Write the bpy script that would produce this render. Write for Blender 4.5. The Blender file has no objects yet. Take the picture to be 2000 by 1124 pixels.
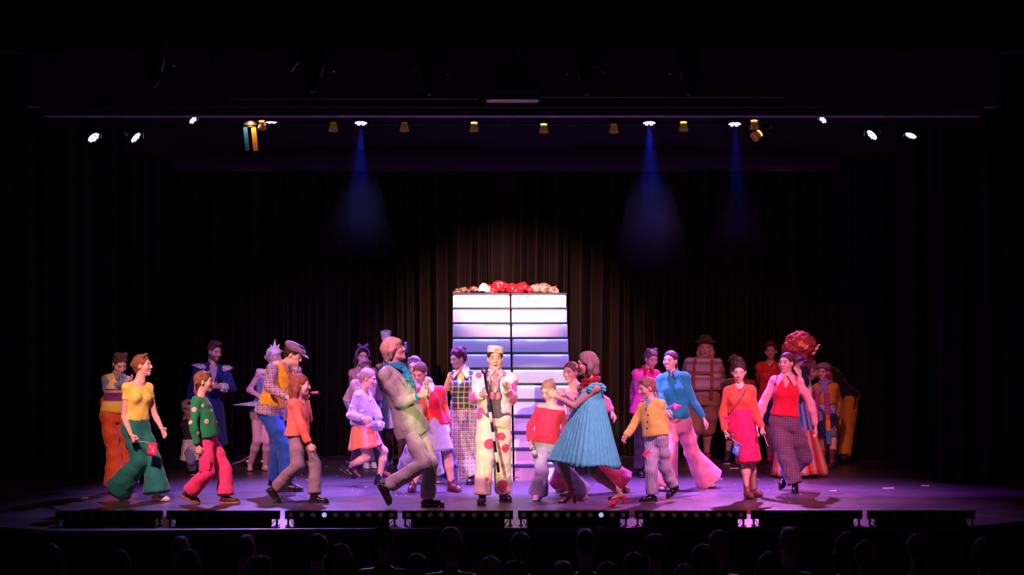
import bpy, bmesh, math, random
import numpy as np
from mathutils import Vector, Matrix, Euler

# ------------------------------------------------------------------ camera
SC = bpy.context.scene
F_PX, CAM_H, D0 = 4600.0, 2.24, 26.286      # focal length in px of a 2000 px frame, eye height over the stage, distance to the y=0 line
HZ = 598.0                                   # horizon row
cam_d = bpy.data.cameras.new('camera')
cam_d.sensor_width = 36.0
cam_d.lens = F_PX / 2000.0 * 36.0
cam_d.shift_y = (HZ - 562.0) / 2000.0
cam_d.clip_end = 200
cam = bpy.data.objects.new('camera', cam_d)
SC.collection.objects.link(cam)
cam.location = (0, -D0, CAM_H)
cam.rotation_euler = (math.pi / 2, 0, 0)
SC.camera = cam
SC.view_settings.view_transform = 'Standard'
SC.view_settings.look = 'None'
SC.view_settings.gamma = 1.0
SC.view_settings.use_curve_mapping = False
SC.view_settings.exposure = 0.0

# ------------------------------------------------------------------ dim house
world = bpy.data.worlds.new('world')
SC.world = world
world.use_nodes = True
world.node_tree.nodes['Background'].inputs[0].default_value = (0.30, 0.12, 0.62, 1)
world.node_tree.nodes['Background'].inputs[1].default_value = 0.014

def V(*a): return Vector(a)
def lamp_spot(name, loc, target, color, power, size, blend=0.4, radius=0.08):
    d = bpy.data.lights.new(name, 'SPOT')
    d.color = color; d.energy = power; d.spot_size = math.radians(size); d.spot_blend = blend
    d.shadow_soft_size = radius
    o = bpy.data.objects.new(name, d)
    SC.collection.objects.link(o)
    o.location = loc
    o.rotation_euler = (Vector(target) - Vector(loc)).to_track_quat('-Z', 'Y').to_euler()
    return o
# front-of-house lanterns (they hang over the audience), the follow spot at the back of the hall, unseen top and back light of the rig, added upstage fill
lamp_spot('front_wash_left', (-4.6, -3.4, 4.15), (-3.0, 1.5, 0.75), (1.0, 0.40, 0.42), 2100, 44, .75)
lamp_spot('front_wash_left_centre', (-1.9, -3.6, 5.0), (-1.4, 0.8, 0.8), (1.0, 0.32, 0.66), 1600, 40, .7)
lamp_spot('front_wash_right_centre', (1.9, -3.6, 5.0), (1.4, 0.8, 0.8), (1.0, 0.34, 0.68), 1600, 40, .7)
lamp_spot('front_wash_right', (4.6, -3.4, 4.15), (3.0, 1.8, 0.75), (1.0, 0.24, 0.46), 2300, 44, .75)
lamp_spot('added_upstage_fill_left', (-3.4, 1.2, 4.2), (-2.8, 6.5, 1.3), (0.75, 0.30, 0.85), 900, 40, .8)  # added to brighten the back row, no fixture there
lamp_spot('added_upstage_fill_right', (3.4, 1.2, 4.2), (3.1, 6.8, 1.1), (1.0, 0.22, 0.34), 620, 42, .8)  # added like its twin to lift the back row, no fixture
lamp_spot('follow_spot', (-3.3, -24.0, 4.8), (-0.33, 0.0, 1.20), (1.0, 0.82, 0.40), 27000, 4.1, .15, .05)
lamp_spot('top_wash_left', (-2.2, 3.2, 4.7), (-1.6, 1.8, 0), (0.26, 0.10, 1.0), 2700, 90, .9)
lamp_spot('top_wash_centre', (0.2, 3.2, 4.7), (0.2, 1.4, 0), (0.28, 0.13, 1.0), 7500, 96, .9)
lamp_spot('top_wash_right', (2.6, 3.2, 4.7), (2.2, 1.4, 0), (0.40, 0.08, 1.0), 3900, 92, .9)
lamp_spot('back_light_left', (-3.2, 6.4, 4.8), (-2.2, 1.6, 0.4), (0.45, 0.20, 1.0), 2600, 58, .8)
lamp_spot('back_light_right', (3.2, 6.4, 4.8), (2.2, 1.6, 0.4), (0.80, 0.20, 1.0), 2600, 58, .8)
lamp_spot('stair_light', (0.0, 3.2, 4.45), (0.0, 6.6, 2.42), (1.0, 0.60, 0.58), 25, 16, .8)
lamp_spot('stair_blue_left', (-2.2, 0.2, 4.1), (-0.2, 5.2, 1.4), (0.26, 0.28, 1.0), 800, 34, .8)
lamp_spot('stair_blue_right', (2.2, 0.2, 4.1), (0.2, 5.2, 1.4), (0.30, 0.24, 1.0), 800, 34, .8)
lamp_spot('curtain_glow', (0.0, 3.4, 4.20), (0.0, 8.9, 1.35), (1.0, 0.50, 0.42), 3700, 43, .95)

# ------------------------------------------------------------------ helpers
COL = SC.collection
rng = random.Random(7)
def at(px, py, d):
    """photo pixel (2000x1124) at distance d from the camera -> point"""
    return Vector(((px - 1000.0) * d / F_PX, d - D0, CAM_H - (py - HZ) * d / F_PX))
def floor_d(py): return F_PX * CAM_H / (py - HZ)
def on_floor(px, py):
    p = at(px, py, floor_d(py)); p.z = 0.0; return p

def set_mat(o, m):
    o.data.materials.clear() if not o.data.materials else None
    o.data.materials.append(m)
def link(name, me, mat=None, parent=None, loc=None):
    o = bpy.data.objects.new(name, me)
    COL.objects.link(o)
    if mat is not None:
        if len(me.materials) == 0: me.materials.append(mat)
        else:
            o.material_slots[0].link = 'OBJECT'; o.material_slots[0].material = mat
    if parent is not None: o.parent = parent
    if loc is not None: o.location = loc
    return o
def empty(name, loc):
    o = bpy.data.objects.new(name, None); COL.objects.link(o); o.location = loc
    o.empty_display_size = 0.1
    return o
def tag(o, label=None, cat=None, group=None, kind=None):
    if label: o['label'] = label
    if cat: o['category'] = cat
    if group: o['group'] = group
    if kind: o['kind'] = kind
    return o

def np_mesh(name, v, f, smooth=True, col=None):
    """v (n,3), f list of faces or (m,4) array"""
    me = bpy.data.meshes.new(name)
    if isinstance(f, np.ndarray):
        n, k = f.shape
        me.vertices.add(len(v)); me.vertices.foreach_set('co', np.asarray(v, 'f4').ravel())
        me.loops.add(n * k); me.loops.foreach_set('vertex_index', f.astype('i4').ravel())
        me.polygons.add(n); me.polygons.foreach_set('loop_start', np.arange(0, n * k, k, dtype='i4'))
        me.update(calc_edges=True)
    else:
        me.from_pydata([tuple(map(float, p)) for p in v], [], f)
    if smooth: me.polygons.foreach_set('use_smooth', np.ones(len(me.polygons), dtype=bool))
    if col is not None:
        at_ = me.color_attributes.new('Col', 'FLOAT_COLOR', 'POINT')
        c = np.ones((len(v), 4), 'f4'); c[:, :3] = col
        at_.data.foreach_set('color', c.ravel())
    me.update()
    return me

class MB:
    """collects boxes, tubes and discs into one mesh"""
    def __init__(s): s.v = []; s.f = []
    def add(s, vs, fs):
        o = len(s.v); s.v += [tuple(p) for p in vs]; s.f += [tuple(i + o for i in q) for q in fs]; return s
    def box(s, c, size, M=None, taper=1.0):
        x, y, z = [q / 2 for q in size]
        vs = [Vector((sx * x * (taper if sz > 0 else 1), sy * y * (taper if sz > 0 else 1), sz * z)) for sz in (-1, 1) for sy in (-1, 1) for sx in (-1, 1)]
        if M is not None: vs = [M @ p for p in vs]
        c = Vector(c); vs = [p + c for p in vs]
        return s.add(vs, [(0, 2, 3, 1), (4, 5, 7, 6), (0, 1, 5, 4), (2, 6, 7, 3), (0, 4, 6, 2), (1, 3, 7, 5)])
    def tube(s, pts, rad, n=10, caps=True):
        pts = [Vector(p) for p in pts]
        rad = rad if isinstance(rad, (list, tuple)) else [rad] * len(pts)
        vs = []; fs = []
        up = None
        for i, p in enumerate(pts):
            d = (pts[min(i + 1, len(pts) - 1)] - pts[max(i - 1, 0)]).normalized()
            if up is None:
                up = Vector((0, 0, 1)) if abs(d.z) < .9 else Vector((0, 1, 0))
            a = d.cross(up).normalized(); b = d.cross(a).normalized(); up = -b if False else a.cross(d).normalized()
            for k in range(n):
                t = 2 * math.pi * k / n
                vs.append(p + a * math.cos(t) * rad[i] + b * math.sin(t) * rad[i])
        for i in range(len(pts) - 1):
            for k in range(n):
                k2 = (k + 1) % n
                fs.append((i * n + k, i * n + k2, (i + 1) * n + k2, (i + 1) * n + k))
        if caps:
            fs.append(tuple(range(n))[::-1]); fs.append(tuple((len(pts) - 1) * n + k for k in range(n)))
        return s.add(vs, fs)
    def ball(s, c, r, M=None, n=10):
        c = Vector(c); r = r if isinstance(r, (tuple, list)) else (r, r, r)
        vs = [Vector((0, 0, r[2]))]; m = n // 2
        for i in range(1, m):
            t = math.pi * i / m
            for k in range(n):
                a = 2 * math.pi * k / n
                vs.append(Vector((r[0] * math.sin(t) * math.cos(a), r[1] * math.sin(t) * math.sin(a), r[2] * math.cos(t))))
        vs.append(Vector((0, 0, -r[2])))
        fs = [(0, 1 + k, 1 + (k + 1) % n) for k in range(n)]
        for i in range(m - 2):
            for k in range(n):
                a = 1 + i * n; b = a + n
                fs.append((a + k, b + k, b + (k + 1) % n, a + (k + 1) % n))
        e = len(vs) - 1; a = 1 + (m - 2) * n
        fs += [(a + k, e, a + (k + 1) % n) for k in range(n)]
        if M is not None: vs = [M @ p for p in vs]
        return s.add([p + c for p in vs], fs)
    def prism(s, poly, th, M):
        """polygon (list of 2D) extruded by th, placed by matrix M (x, z in plane, y = thickness)"""
        n = len(poly)
        vs = [M @ Vector((x, -th / 2, z)) for x, z in poly] + [M @ Vector((x, th / 2, z)) for x, z in poly]
        return s.add(vs, [tuple(range(n)), tuple(range(2 * n - 1, n - 1, -1))] + [(i, n + i, n + (i + 1) % n, (i + 1) % n) for i in range(n)])
    def mesh(s, name, smooth=False, origin=None):
        v = s.v if origin is None else [tuple(Vector(p) - Vector(origin)) for p in s.v]
        me = np_mesh(name, v, s.f, smooth)
        bm = bmesh.new(); bm.from_mesh(me); bmesh.ops.recalc_face_normals(bm, faces=bm.faces); bm.to_mesh(me); bm.free()
        return me
    def build(s, name, mat, parent=None, smooth=False, origin=None, loc=None):
        return link(name, s.mesh(name, smooth, origin), mat, parent, loc if loc is not None else origin)

# ------------------------------------------------------------------ materials
MATS = {}
class NT:
    def __init__(s, name):
        s.m = bpy.data.materials.new(name); s.m.use_nodes = True
        s.t = s.m.node_tree; s.b = s.t.nodes['Principled BSDF']; s.out = s.t.nodes['Material Output']
    def n(s, kind, **kw):
        nd = s.t.nodes.new(kind)
        for k, v in kw.items(): setattr(nd, k, v)
        return nd
    def put(s, sock, v):
        if isinstance(v, bpy.types.NodeSocket): s.t.links.new(v, sock)
        elif v is not None: sock.default_value = v
    def math(s, op, a, b=None, c=None):
        nd = s.n('ShaderNodeMath', operation=op)
        s.put(nd.inputs[0], a); s.put(nd.inputs[1], b)
        if c is not None: s.put(nd.inputs[2], c)
        return nd.outputs[0]
    def mix(s, fac, a, b):
        nd = s.n('ShaderNodeMix', data_type='RGBA')
        s.put(nd.inputs[0], fac)
        s.put(nd.inputs[6], (*a, 1) if isinstance(a, tuple) else a); s.put(nd.inputs[7], (*b, 1) if isinstance(b, tuple) else b)
        return nd.outputs[2]
    def noise(s, scale, detail=2.0, vec=None, rough=.5):
        nd = s.n('ShaderNodeTexNoise'); nd.inputs['Scale'].default_value = scale; nd.inputs['Detail'].default_value = detail; nd.inputs['Roughness'].default_value = rough
        if vec is not None: s.put(nd.inputs['Vector'], vec)
        return nd.outputs[0]
    def coord(s, kind='Object'): return s.n('ShaderNodeTexCoord').outputs[kind]
    def sep(s, v):
        nd = s.n('ShaderNodeSeparateXYZ'); s.put(nd.inputs[0], v); return nd.outputs
    def scalev(s, v, sc):
        nd = s.n('ShaderNodeMapping'); s.put(nd.inputs[0], v); nd.inputs['Scale'].default_value = sc; return nd.outputs[0]
    def bump(s, h, strength=.3, dist=.01):
        nd = s.n('ShaderNodeBump'); nd.inputs['Strength'].default_value = strength; nd.inputs['Distance'].default_value = dist
        s.put(nd.inputs['Height'], h); s.t.links.new(nd.outputs[0], s.b.inputs['Normal'])
    def line(s, u, period, width, shift=0.0):
        """1 inside a stripe"""
        f = s.math('FRACT', s.math('ADD', s.math('DIVIDE', u, period), shift))
        return s.math('LESS_THAN', f, width)

def plain(name, base, rough=.6, metal=0.0, emit=None, es=1.0, bumpy=None):
    key = ('plain', name)
    if key in MATS: return MATS[key]
    N = NT(name); N.b.inputs['Base Color'].default_value = (*base, 1); N.b.inputs['Roughness'].default_value = rough
    N.b.inputs['Metallic'].default_value = metal
    if emit: N.b.inputs['Emission Color'].default_value = (*emit, 1); N.b.inputs['Emission Strength'].default_value = es
    if bumpy: N.bump(N.noise(bumpy[0], 3, N.coord()), bumpy[1], bumpy[2])
    MATS[key] = N.m
    return N.m

def cloth(name, base, pat=None, rough=.75, sheen=.15, fold=.5, knit=0, spec=.3):
    """woven or knitted fabric; pat(N, u, z, base) returns the colour socket"""
    if name in MATS: return MATS[name]
    N = NT(name); co = N.coord(); x, y, z = N.sep(co)
    u = N.math('ADD', x, N.math('MULTIPLY', y, .22))
    c = pat(N, u, z, base, co) if pat else base
    tint = N.noise(26, 3, co)
    if isinstance(c, tuple):
        c = N.mix(tint, tuple(q * .86 for q in c), tuple(min(1, q * 1.1) for q in c))
    N.put(N.b.inputs['Base Color'], c)
    N.b.inputs['Roughness'].default_value = rough; N.b.inputs['Sheen Weight'].default_value = sheen
    N.b.inputs['Specular IOR Level'].default_value = spec
    h = N.noise(9, 3, N.scalev(co, (1, 1, .6)), .55)
    if knit:
        w = N.math('SINE', N.math('MULTIPLY', z, knit * 1.8)); w2 = N.math('SINE', N.math('MULTIPLY', u, knit * 2.2))
        h = N.math('ADD', h, N.math('MULTIPLY', N.math('MULTIPLY', w, w2), .035))
    N.bump(h, fold, .045)
    MATS[name] = N.m
    return N.m

def p_plaid(c2, c3=None, per=.07, w=.18, per2=None):
    def f(N, u, z, b, co):
        a = N.line(u, per, w); k = N.line(z, per2 or per, w)
        s = N.math('MULTIPLY', N.math('ADD', a, k), .5)
        c = N.mix(s, b, c2)
        if c3:
            a2 = N.line(u, per, w * .45, .5); k2 = N.line(z, per2 or per, w * .45, .5)
            c = N.mix(N.math('MAXIMUM', a2, k2), c, c3)
        return c
    return f
def p_stripe(c2, per=.02, w=.4, axis='u'):
    def f(N, u, z, b, co): return N.mix(N.line(u if axis == 'u' else z, per, w), b, c2)
    return f
def p_bands(stops):
    """horizontal colour bands by height above the floor: [(z, colour), ...] rising"""
    def f(N, u, z, b, co):
        c = b
        for zz, col in stops: c = N.mix(N.math('GREATER_THAN', z, zz), c, col)
        return c
    return f
def p_dots(c2, scale=6.0, thr=.30, rnd=.75, c3=None):
    def f(N, u, z, b, co):
        v = N.n('ShaderNodeTexVoronoi'); v.inputs['Scale'].default_value = scale; v.inputs['Randomness'].default_value = rnd
        N.put(v.inputs['Vector'], N.scalev(co, (1, .55, 1)))
        s = N.sep(v.outputs['Color'])
        t = N.math('ADD', thr * .72, N.math('MULTIPLY', s[0], thr * .5))
        return N.mix(N.math('LESS_THAN', v.outputs['Distance'], t), b, c2)
    return f
def p_patch(c2, scale=5.0, c3=None, vs=(1, .4, 1)):
    """irregular knitted patches"""
    def f(N, u, z, b, co):
        v = N.n('ShaderNodeTexVoronoi'); v.inputs['Scale'].default_value = scale; v.inputs['Randomness'].default_value = .8
        N.put(v.inputs['Vector'], N.scalev(co, vs))
        s = N.sep(v.outputs['Color'])
        c = N.mix(N.math('GREATER_THAN', s[0], .5), b, c2)
        if c3: c = N.mix(N.math('GREATER_THAN', s[1], .66), c, c3)
        return c
    return f
def p_check(c2, c3=None, per=.09):
    """rotated diamonds"""
    def f(N, u, z, b, co):
        a = N.math('FRACT', N.math('DIVIDE', N.math('ADD', u, z), per)); k = N.math('FRACT', N.math('DIVIDE', N.math('SUBTRACT', u, z), per))
        s = N.math('COMPARE', N.math('LESS_THAN', a, .5), N.math('LESS_THAN', k, .5), .1)
        return N.mix(s, b, c2)
    return f
def p_fair(cols, per=.06):
    """patterned knit: bands with little zigzags"""
    def f(N, u, z, b, co):
        zz = N.math('ADD', z, N.math('MULTIPLY', N.math('PINGPONG', u, .015), .9))
        fr = N.math('FRACT', N.math('DIVIDE', zz, per * len(cols)))
        c = b
        for i, col in enumerate(cols): c = N.mix(N.math('GREATER_THAN', fr, i / len(cols)), c, col)
        return N.mix(N.math('MULTIPLY', N.line(u, .03, .4), N.line(z, per, .25)), c, b)
    return f

def skin_mat(name, tone):
    key = 'skin_' + name
    if key in MATS: return MATS[key]
    N = NT(key)
    a = N.n('ShaderNodeVertexColor', layer_name='Col')
    v = N.noise(30, 3, N.coord())
    c = N.mix(N.math('MULTIPLY', v, .18), a.outputs[0], (tone[0] * .8, tone[1] * .62, tone[2] * .6))
    N.put(N.b.inputs['Base Color'], c); N.b.inputs['Roughness'].default_value = .48
    N.b.inputs['Subsurface Weight'].default_value = .0
    MATS[key] = N.m
    return N.m
def hair_mat(name, base):
    key = 'hair_' + name
    if key in MATS: return MATS[key]
    N = NT(key); co = N.coord()
    st = N.noise(60, 3, N.scalev(co, (1, 1, .12)), .6)
    N.put(N.b.inputs['Base Color'], N.mix(st, tuple(q * .45 for q in base), tuple(min(1, q * 1.5) for q in base)))
    N.b.inputs['Roughness'].default_value = .6; N.b.inputs['Specular IOR Level'].default_value = .25
    N.bump(st, .6, .012)
    MATS[key] = N.m
    return N.m

# ------------------------------------------------------------------ implicit surfaces
def smin(a, b, k):
    h = np.maximum(k - np.abs(a - b), 0) / k
    return np.minimum(a, b) - h * h * k * .25
def smax(a, b, k): return -smin(-a, -b, k)
def A(v): return np.array(tuple(v), dtype='f8')

class Sdf:
    def __init__(s, vox=.012): s.vox = vox; s.ops = []; s.amp = None
    def _op(s, fn, lo, hi, k, sub): s.ops.append((fn, np.array(lo), np.array(hi), k, sub)); return s
    def cone(s, a, b, ra, rb, k=.02, n=None, q=1.0, cap=0, sub=False):
        """round cone a->b; n, q: squeeze along n by q; cap bits 1 = flat start, 2 = flat end"""
        a = A(a); b = A(b); ab = b - a; L2 = max(float(ab @ ab), 1e-9); R = max(ra, rb)
        nn = None if n is None else A(n)
        def fn(X, Y, Z):
            px, py, pz = X - a[0], Y - a[1], Z - a[2]
            t0 = (px * ab[0] + py * ab[1] + pz * ab[2]) / L2
            t = np.clip(t0, 0, 1)
            px = px - t * ab[0]; py = py - t * ab[1]; pz = pz - t * ab[2]
            if nn is not None:
                w = (px * nn[0] + py * nn[1] + pz * nn[2]) * (1 / q - 1)
                px = px + w * nn[0]; py = py + w * nn[1]; pz = pz + w * nn[2]
            d = np.sqrt(px * px + py * py + pz * pz) - (ra + (rb - ra) * t)
            L = math.sqrt(L2)
            if cap & 1: d = smax(d, -t0 * L, .012)
            if cap & 2: d = smax(d, (t0 - 1) * L, .012)
            return d
        return s._op(fn, np.minimum(a, b) - R, np.maximum(a, b) + R, k, sub)
    def chain(s, pts, rad, k=.02, n=None, q=1.0, cap=0):
        m = len(pts) - 1
        for i in range(m):
            c = (1 if (cap & 1 and i == 0) else 0) | (2 if (cap & 2 and i == m - 1) else 0)
            s.cone(pts[i], pts[i + 1], rad[i], rad[i + 1], k, n, q, c)
        return s
    def chain2(s, pts, rad, k=.01):
        for i in range(len(pts) - 1): s.cone(pts[i], pts[i + 1], rad[i], rad[i + 1], k, sub=True)
        return s
    def ell(s, c, r, R=None, k=.02, sub=False):
        c = A(c); r = np.array([r] * 3 if isinstance(r, (int, float)) else r, 'f8')
        M = None if R is None else np.array([list(x) for x in R.to_3x3().transposed()])
        m = float(r.min()); B = float(r.max())
        def fn(X, Y, Z):
            px, py, pz = X - c[0], Y - c[1], Z - c[2]
            if M is not None:
                px, py, pz = (M[0, 0] * px + M[0, 1] * py + M[0, 2] * pz, M[1, 0] * px + M[1, 1] * py + M[1, 2] * pz, M[2, 0] * px + M[2, 1] * py + M[2, 2] * pz)
            k0 = np.sqrt((px / r[0]) ** 2 + (py / r[1]) ** 2 + (pz / r[2]) ** 2)
            k1 = np.sqrt((px / r[0] ** 2) ** 2 + (py / r[1] ** 2) ** 2 + (pz / r[2] ** 2) ** 2)
            return np.where(k0 < 1e-4, -m, k0 * (k0 - 1) / np.maximum(k1, 1e-6))
        return s._op(fn, c - B, c + B, k, sub)
    def loft(s, o, up, side, fwd, us, ws, ds, offs=None, k=.03, kc=.04, sub=False):
        """stack of ellipses along up: at height us half width ws (side), half depth ds (fwd)"""
        o = A(o); up = A(up); side = A(side); fwd = A(fwd); us = np.array(us, 'f8')
        offs = np.zeros(len(us)) if offs is None else np.array(offs)
        pts = []
        for u, w, d, of in zip(us, ws, ds, offs):
            for sx in (-1, 1):
                for sy in (-1, 1): pts.append(o + up * u + side * w * sx + fwd * (of + d * sy))
        pts = np.array(pts)
        def fn(X, Y, Z):
            px, py, pz = X - o[0], Y - o[1], Z - o[2]
            u = px * up[0] + py * up[1] + pz * up[2]
            a = px * side[0] + py * side[1] + pz * side[2]
            w = np.interp(u, us, ws); dd = np.interp(u, us, ds)
            b = px * fwd[0] + py * fwd[1] + pz * fwd[2] - np.interp(u, us, offs)
            k0 = np.sqrt((a / w) ** 2 + (b / dd) ** 2); k1 = np.sqrt((a / w ** 2) ** 2 + (b / dd ** 2) ** 2)
            d = k0 * (k0 - 1) / np.maximum(k1, 1e-4)
            d = np.where(k0 < 1e-3, -np.minimum(w, dd), d)
            return smax(smax(d, us[0] - u, kc), u - us[-1], kc)
        return s._op(fn, pts.min(0) - .01, pts.max(0) + .01, k, sub)
    def half(s, p, n, k=.008):
        """keep only the side of plane (p, n) that n points away from"""
        p = A(p); n = A(n)
        def fn(X, Y, Z): return -((X - p[0]) * n[0] + (Y - p[1]) * n[1] + (Z - p[2]) * n[2])
        s.ops.append((fn, None, None, k, True)); return s
    def folds(s, amp, f=(34, 34, 16), seed=0): s.amp = (amp, f, seed); return s
    def arrays(s):
        vox = s.vox
        adds = [o for o in s.ops if not o[4]]
        lo = np.min([o[1] for o in adds], 0) - 3 * vox; hi = np.max([o[2] for o in adds], 0) + 3 * vox
        n = np.maximum(np.ceil((hi - lo) / vox).astype(int) + 1, 4)
        ax = [lo[i] + vox * np.arange(n[i]) for i in range(3)]
        D = np.full(n, 1.0, 'f4')
        for fn, l, h, k, sub in s.ops:
            if l is None: sl = (slice(None),) * 3
            else:
                m = k + 3 * vox
                i0 = np.clip(np.floor((l - m - lo) / vox).astype(int), 0, n - 1); i1 = np.clip(np.ceil((h + m - lo) / vox).astype(int) + 1, 1, n)
                if (i1 <= i0).any(): continue
                sl = tuple(slice(i0[i], i1[i]) for i in range(3))
            X = ax[0][sl[0]][:, None, None]; Y = ax[1][sl[1]][None, :, None]; Z = ax[2][sl[2]][None, None, :]
            d = fn(X, Y, Z).astype('f4')
            D[sl] = smax(D[sl], -d, k) if sub else smin(D[sl], d, k)
        if s.amp:
            a, f, sd = s.amp
            X, Y, Z = ax[0][:, None, None], ax[1][None, :, None], ax[2][None, None, :]
            D = D + a * (np.sin(f[0] * X + 2.3 * np.sin(f[2] * Z * .7 + sd) + sd) * np.sin(f[1] * Y + 1.7 * np.sin(f[2] * Z + 2 * sd)) + .6 * np.sin(f[2] * 2.1 * Z + 12 * X + 9 * Y + sd * 3)).astype('f4')
        S = D < 0
        c = np.zeros(n - 1, 'i1')
        for i in (0, 1):
            for j in (0, 1):
                for q in (0, 1): c += S[i:n[0] - 1 + i, j:n[1] - 1 + j, q:n[2] - 1 + q]
        act = np.argwhere((c > 0) & (c < 8))
        ids = np.full(n - 1, -1, 'i4'); ids[act[:, 0], act[:, 1], act[:, 2]] = np.arange(len(act))
        P = np.zeros((len(act), 3)); C = np.zeros(len(act))
        corners = [(i, j, q) for i in (0, 1) for j in (0, 1) for q in (0, 1)]
        vals = {co: D[act[:, 0] + co[0], act[:, 1] + co[1], act[:, 2] + co[2]] for co in corners}
        for co in corners:
            for axx in range(3):
                if co[axx]: continue
                c2 = list(co); c2[axx] = 1; c2 = tuple(c2)
                a, b = vals[co], vals[c2]; m = (a < 0) != (b < 0)
                t = np.where(m, a / np.where(m, a - b, 1), 0)
                e = np.tile(np.array(co, 'f8'), (len(act), 1)); e[:, axx] = t
                P += e * m[:, None]; C += m
        P = (P / np.maximum(C, 1)[:, None] + act) * vox + lo
        quads = []
        for axx in range(3):
            a1, a2 = (axx + 1) % 3, (axx + 2) % 3
            s0 = [slice(None)] * 3; s1 = [slice(None)] * 3
            s0[axx] = slice(0, n[axx] - 1); s1[axx] = slice(1, n[axx])
            A0 = S[tuple(s0)]; B0 = S[tuple(s1)]
            e = np.argwhere(A0 != B0)
            e = e[(e[:, a1] > 0) & (e[:, a2] > 0) & (e[:, a1] < n[a1] - 1) & (e[:, a2] < n[a2] - 1)]
            inside = A0[e[:, 0], e[:, 1], e[:, 2]]
            def cell(o1, o2):
                g = e.copy(); g[:, a1] -= o1; g[:, a2] -= o2
                return ids[g[:, 0], g[:, 1], g[:, 2]]
            q = np.stack([cell(1, 1), cell(0, 1), cell(0, 0), cell(1, 0)], 1)
            q[~inside] = q[~inside][:, ::-1]
            quads.append(q)
        Q = np.concatenate(quads); Q = Q[(Q >= 0).all(1)]
        # one relaxing pass
        cen = P[Q].mean(1); acc = np.zeros_like(P); cnt = np.zeros(len(P))
        for i in range(4):
            for d in range(3): acc[:, d] += np.bincount(Q[:, i], cen[:, d], len(P))
            cnt += np.bincount(Q[:, i], minlength=len(P))
        P = np.where(cnt[:, None] > 0, .4 * P + .6 * acc / np.maximum(cnt, 1)[:, None], P)
        return P, Q
    def mesh(s, name, origin=None):
        P, Q = s.arrays()
        if origin is not None: P = P - A(origin)
        return np_mesh(name, P, Q)

# ------------------------------------------------------------------ head, hands, shoes, hair (built once, shared)
def head_arrays(male=False):
    S = Sdf(.0056)
    S.ell((0, .014, .034), (.073, .093, .084), k=.02)
    S.ell((0, -.026, -.028), (.058 if male else .055, .060, .080), k=.03)
    S.ell((0, -.066, -.090), (.022 if male else .016, .018, .018), k=.025)
    if male:
        S.cone((-.045, -.02, -.072), (-.012, -.066, -.096), .018, .014, k=.03); S.cone((.045, -.02, -.072), (.012, -.066, -.096), .018, .014, k=.03)
    for x in (-1, 1):
        S.ell((x * .040, -.056, -.020), .022, k=.03)
        S.cone((x * .012, -.081, .030), (x * .045, -.070, .028), .009, .008, k=.016)
        S.ell((x * .031, -.099, .007), (.016, .016, .011), k=.014, sub=True)
        S.ell((x * .031, -.0745, .007), .0125, k=.004)
        S.ell((x * .0115, -.092, -.027), .0085, k=.01)
        S.ell((x * .074, .010, -.004), (.009, .019, .030), Euler((.2, 0, x * .35)).to_matrix(), k=.008)
    S.cone((0, -.083, .018), (0, -.104, -.019), .0075, .0115, k=.012)
    S.ell((0, -.083, -.056), (.023, .0125, .0062), k=.006)
    S.ell((0, -.081, -.067), (.019, .0125, .0068), k=.006)
    S.cone((0, .018, -.04), (0, .030, -.17), .052 if male else .046, .052 if male else .047, k=.03)
    return S.arrays()
HEADS = {False: head_arrays(False), True: head_arrays(True)}
def head_colors(P, skin, brow, lip, mouth=None, beard=None):
    c = np.tile(np.array(skin), (len(P), 1))
    x, y, z = P[:, 0], P[:, 1], P[:, 2]; ax = np.abs(x); front = y < -.055
    def put(m, col, w=1.0): c[m] = c[m] * (1 - w) + np.array(col) * w
    put(front & (np.hypot((ax - .043) / .022, (z + .022) / .02) < 1), (skin[0], skin[1] * .72, skin[2] * .7), .5)
    if beard: put(((z < -.040) & (y < .01) & (np.hypot(x / .030, (z + .062) / .017) > 1)) & ~((z > -.05) & (ax < .02)) & (z > -.125), beard, .85); put(front & (ax < .028) & (np.abs(z + .046) < .006), beard, .8)
    put(front & (ax > .011) & (ax < .052) & (np.abs(z - (.033 - .004 * np.abs(ax - .03) / .02)) < .0058), brow, .8)
    e = np.hypot((ax - .031) / .0155, (z - .0075) / .0085)
    put(front & (e < 1.2), (skin[0] * .30, skin[1] * .2, skin[2] * .2), .7)
    put(front & (e < .72), (.55, .50, .48), .8)
    put(front & (np.hypot(ax - .031, z - .0075) < .0058), (.03, .02, .015))
    lips = np.hypot(x / .025, (z + .0615) / .0125) < 1
    put(front & lips & (y < -.07), lip, .85)
    put(front & (np.abs(z + .0612) < .0026) & (ax < .022), tuple(q * .3 for q in lip), .8)
    if mouth == 'o': put(front & (np.hypot(x / .012, (z + .0625) / .0105) < 1), (.04, .01, .01))
    if mouth == 'smile':
        put(front & (np.hypot(x / .030, (z + .063) / .014) < 1) & (z < -.052), lip, .8)
        put(front & (np.hypot(x / .024, (z + .062) / .0075) < 1), (.85, .83, .8))
    return c

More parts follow.
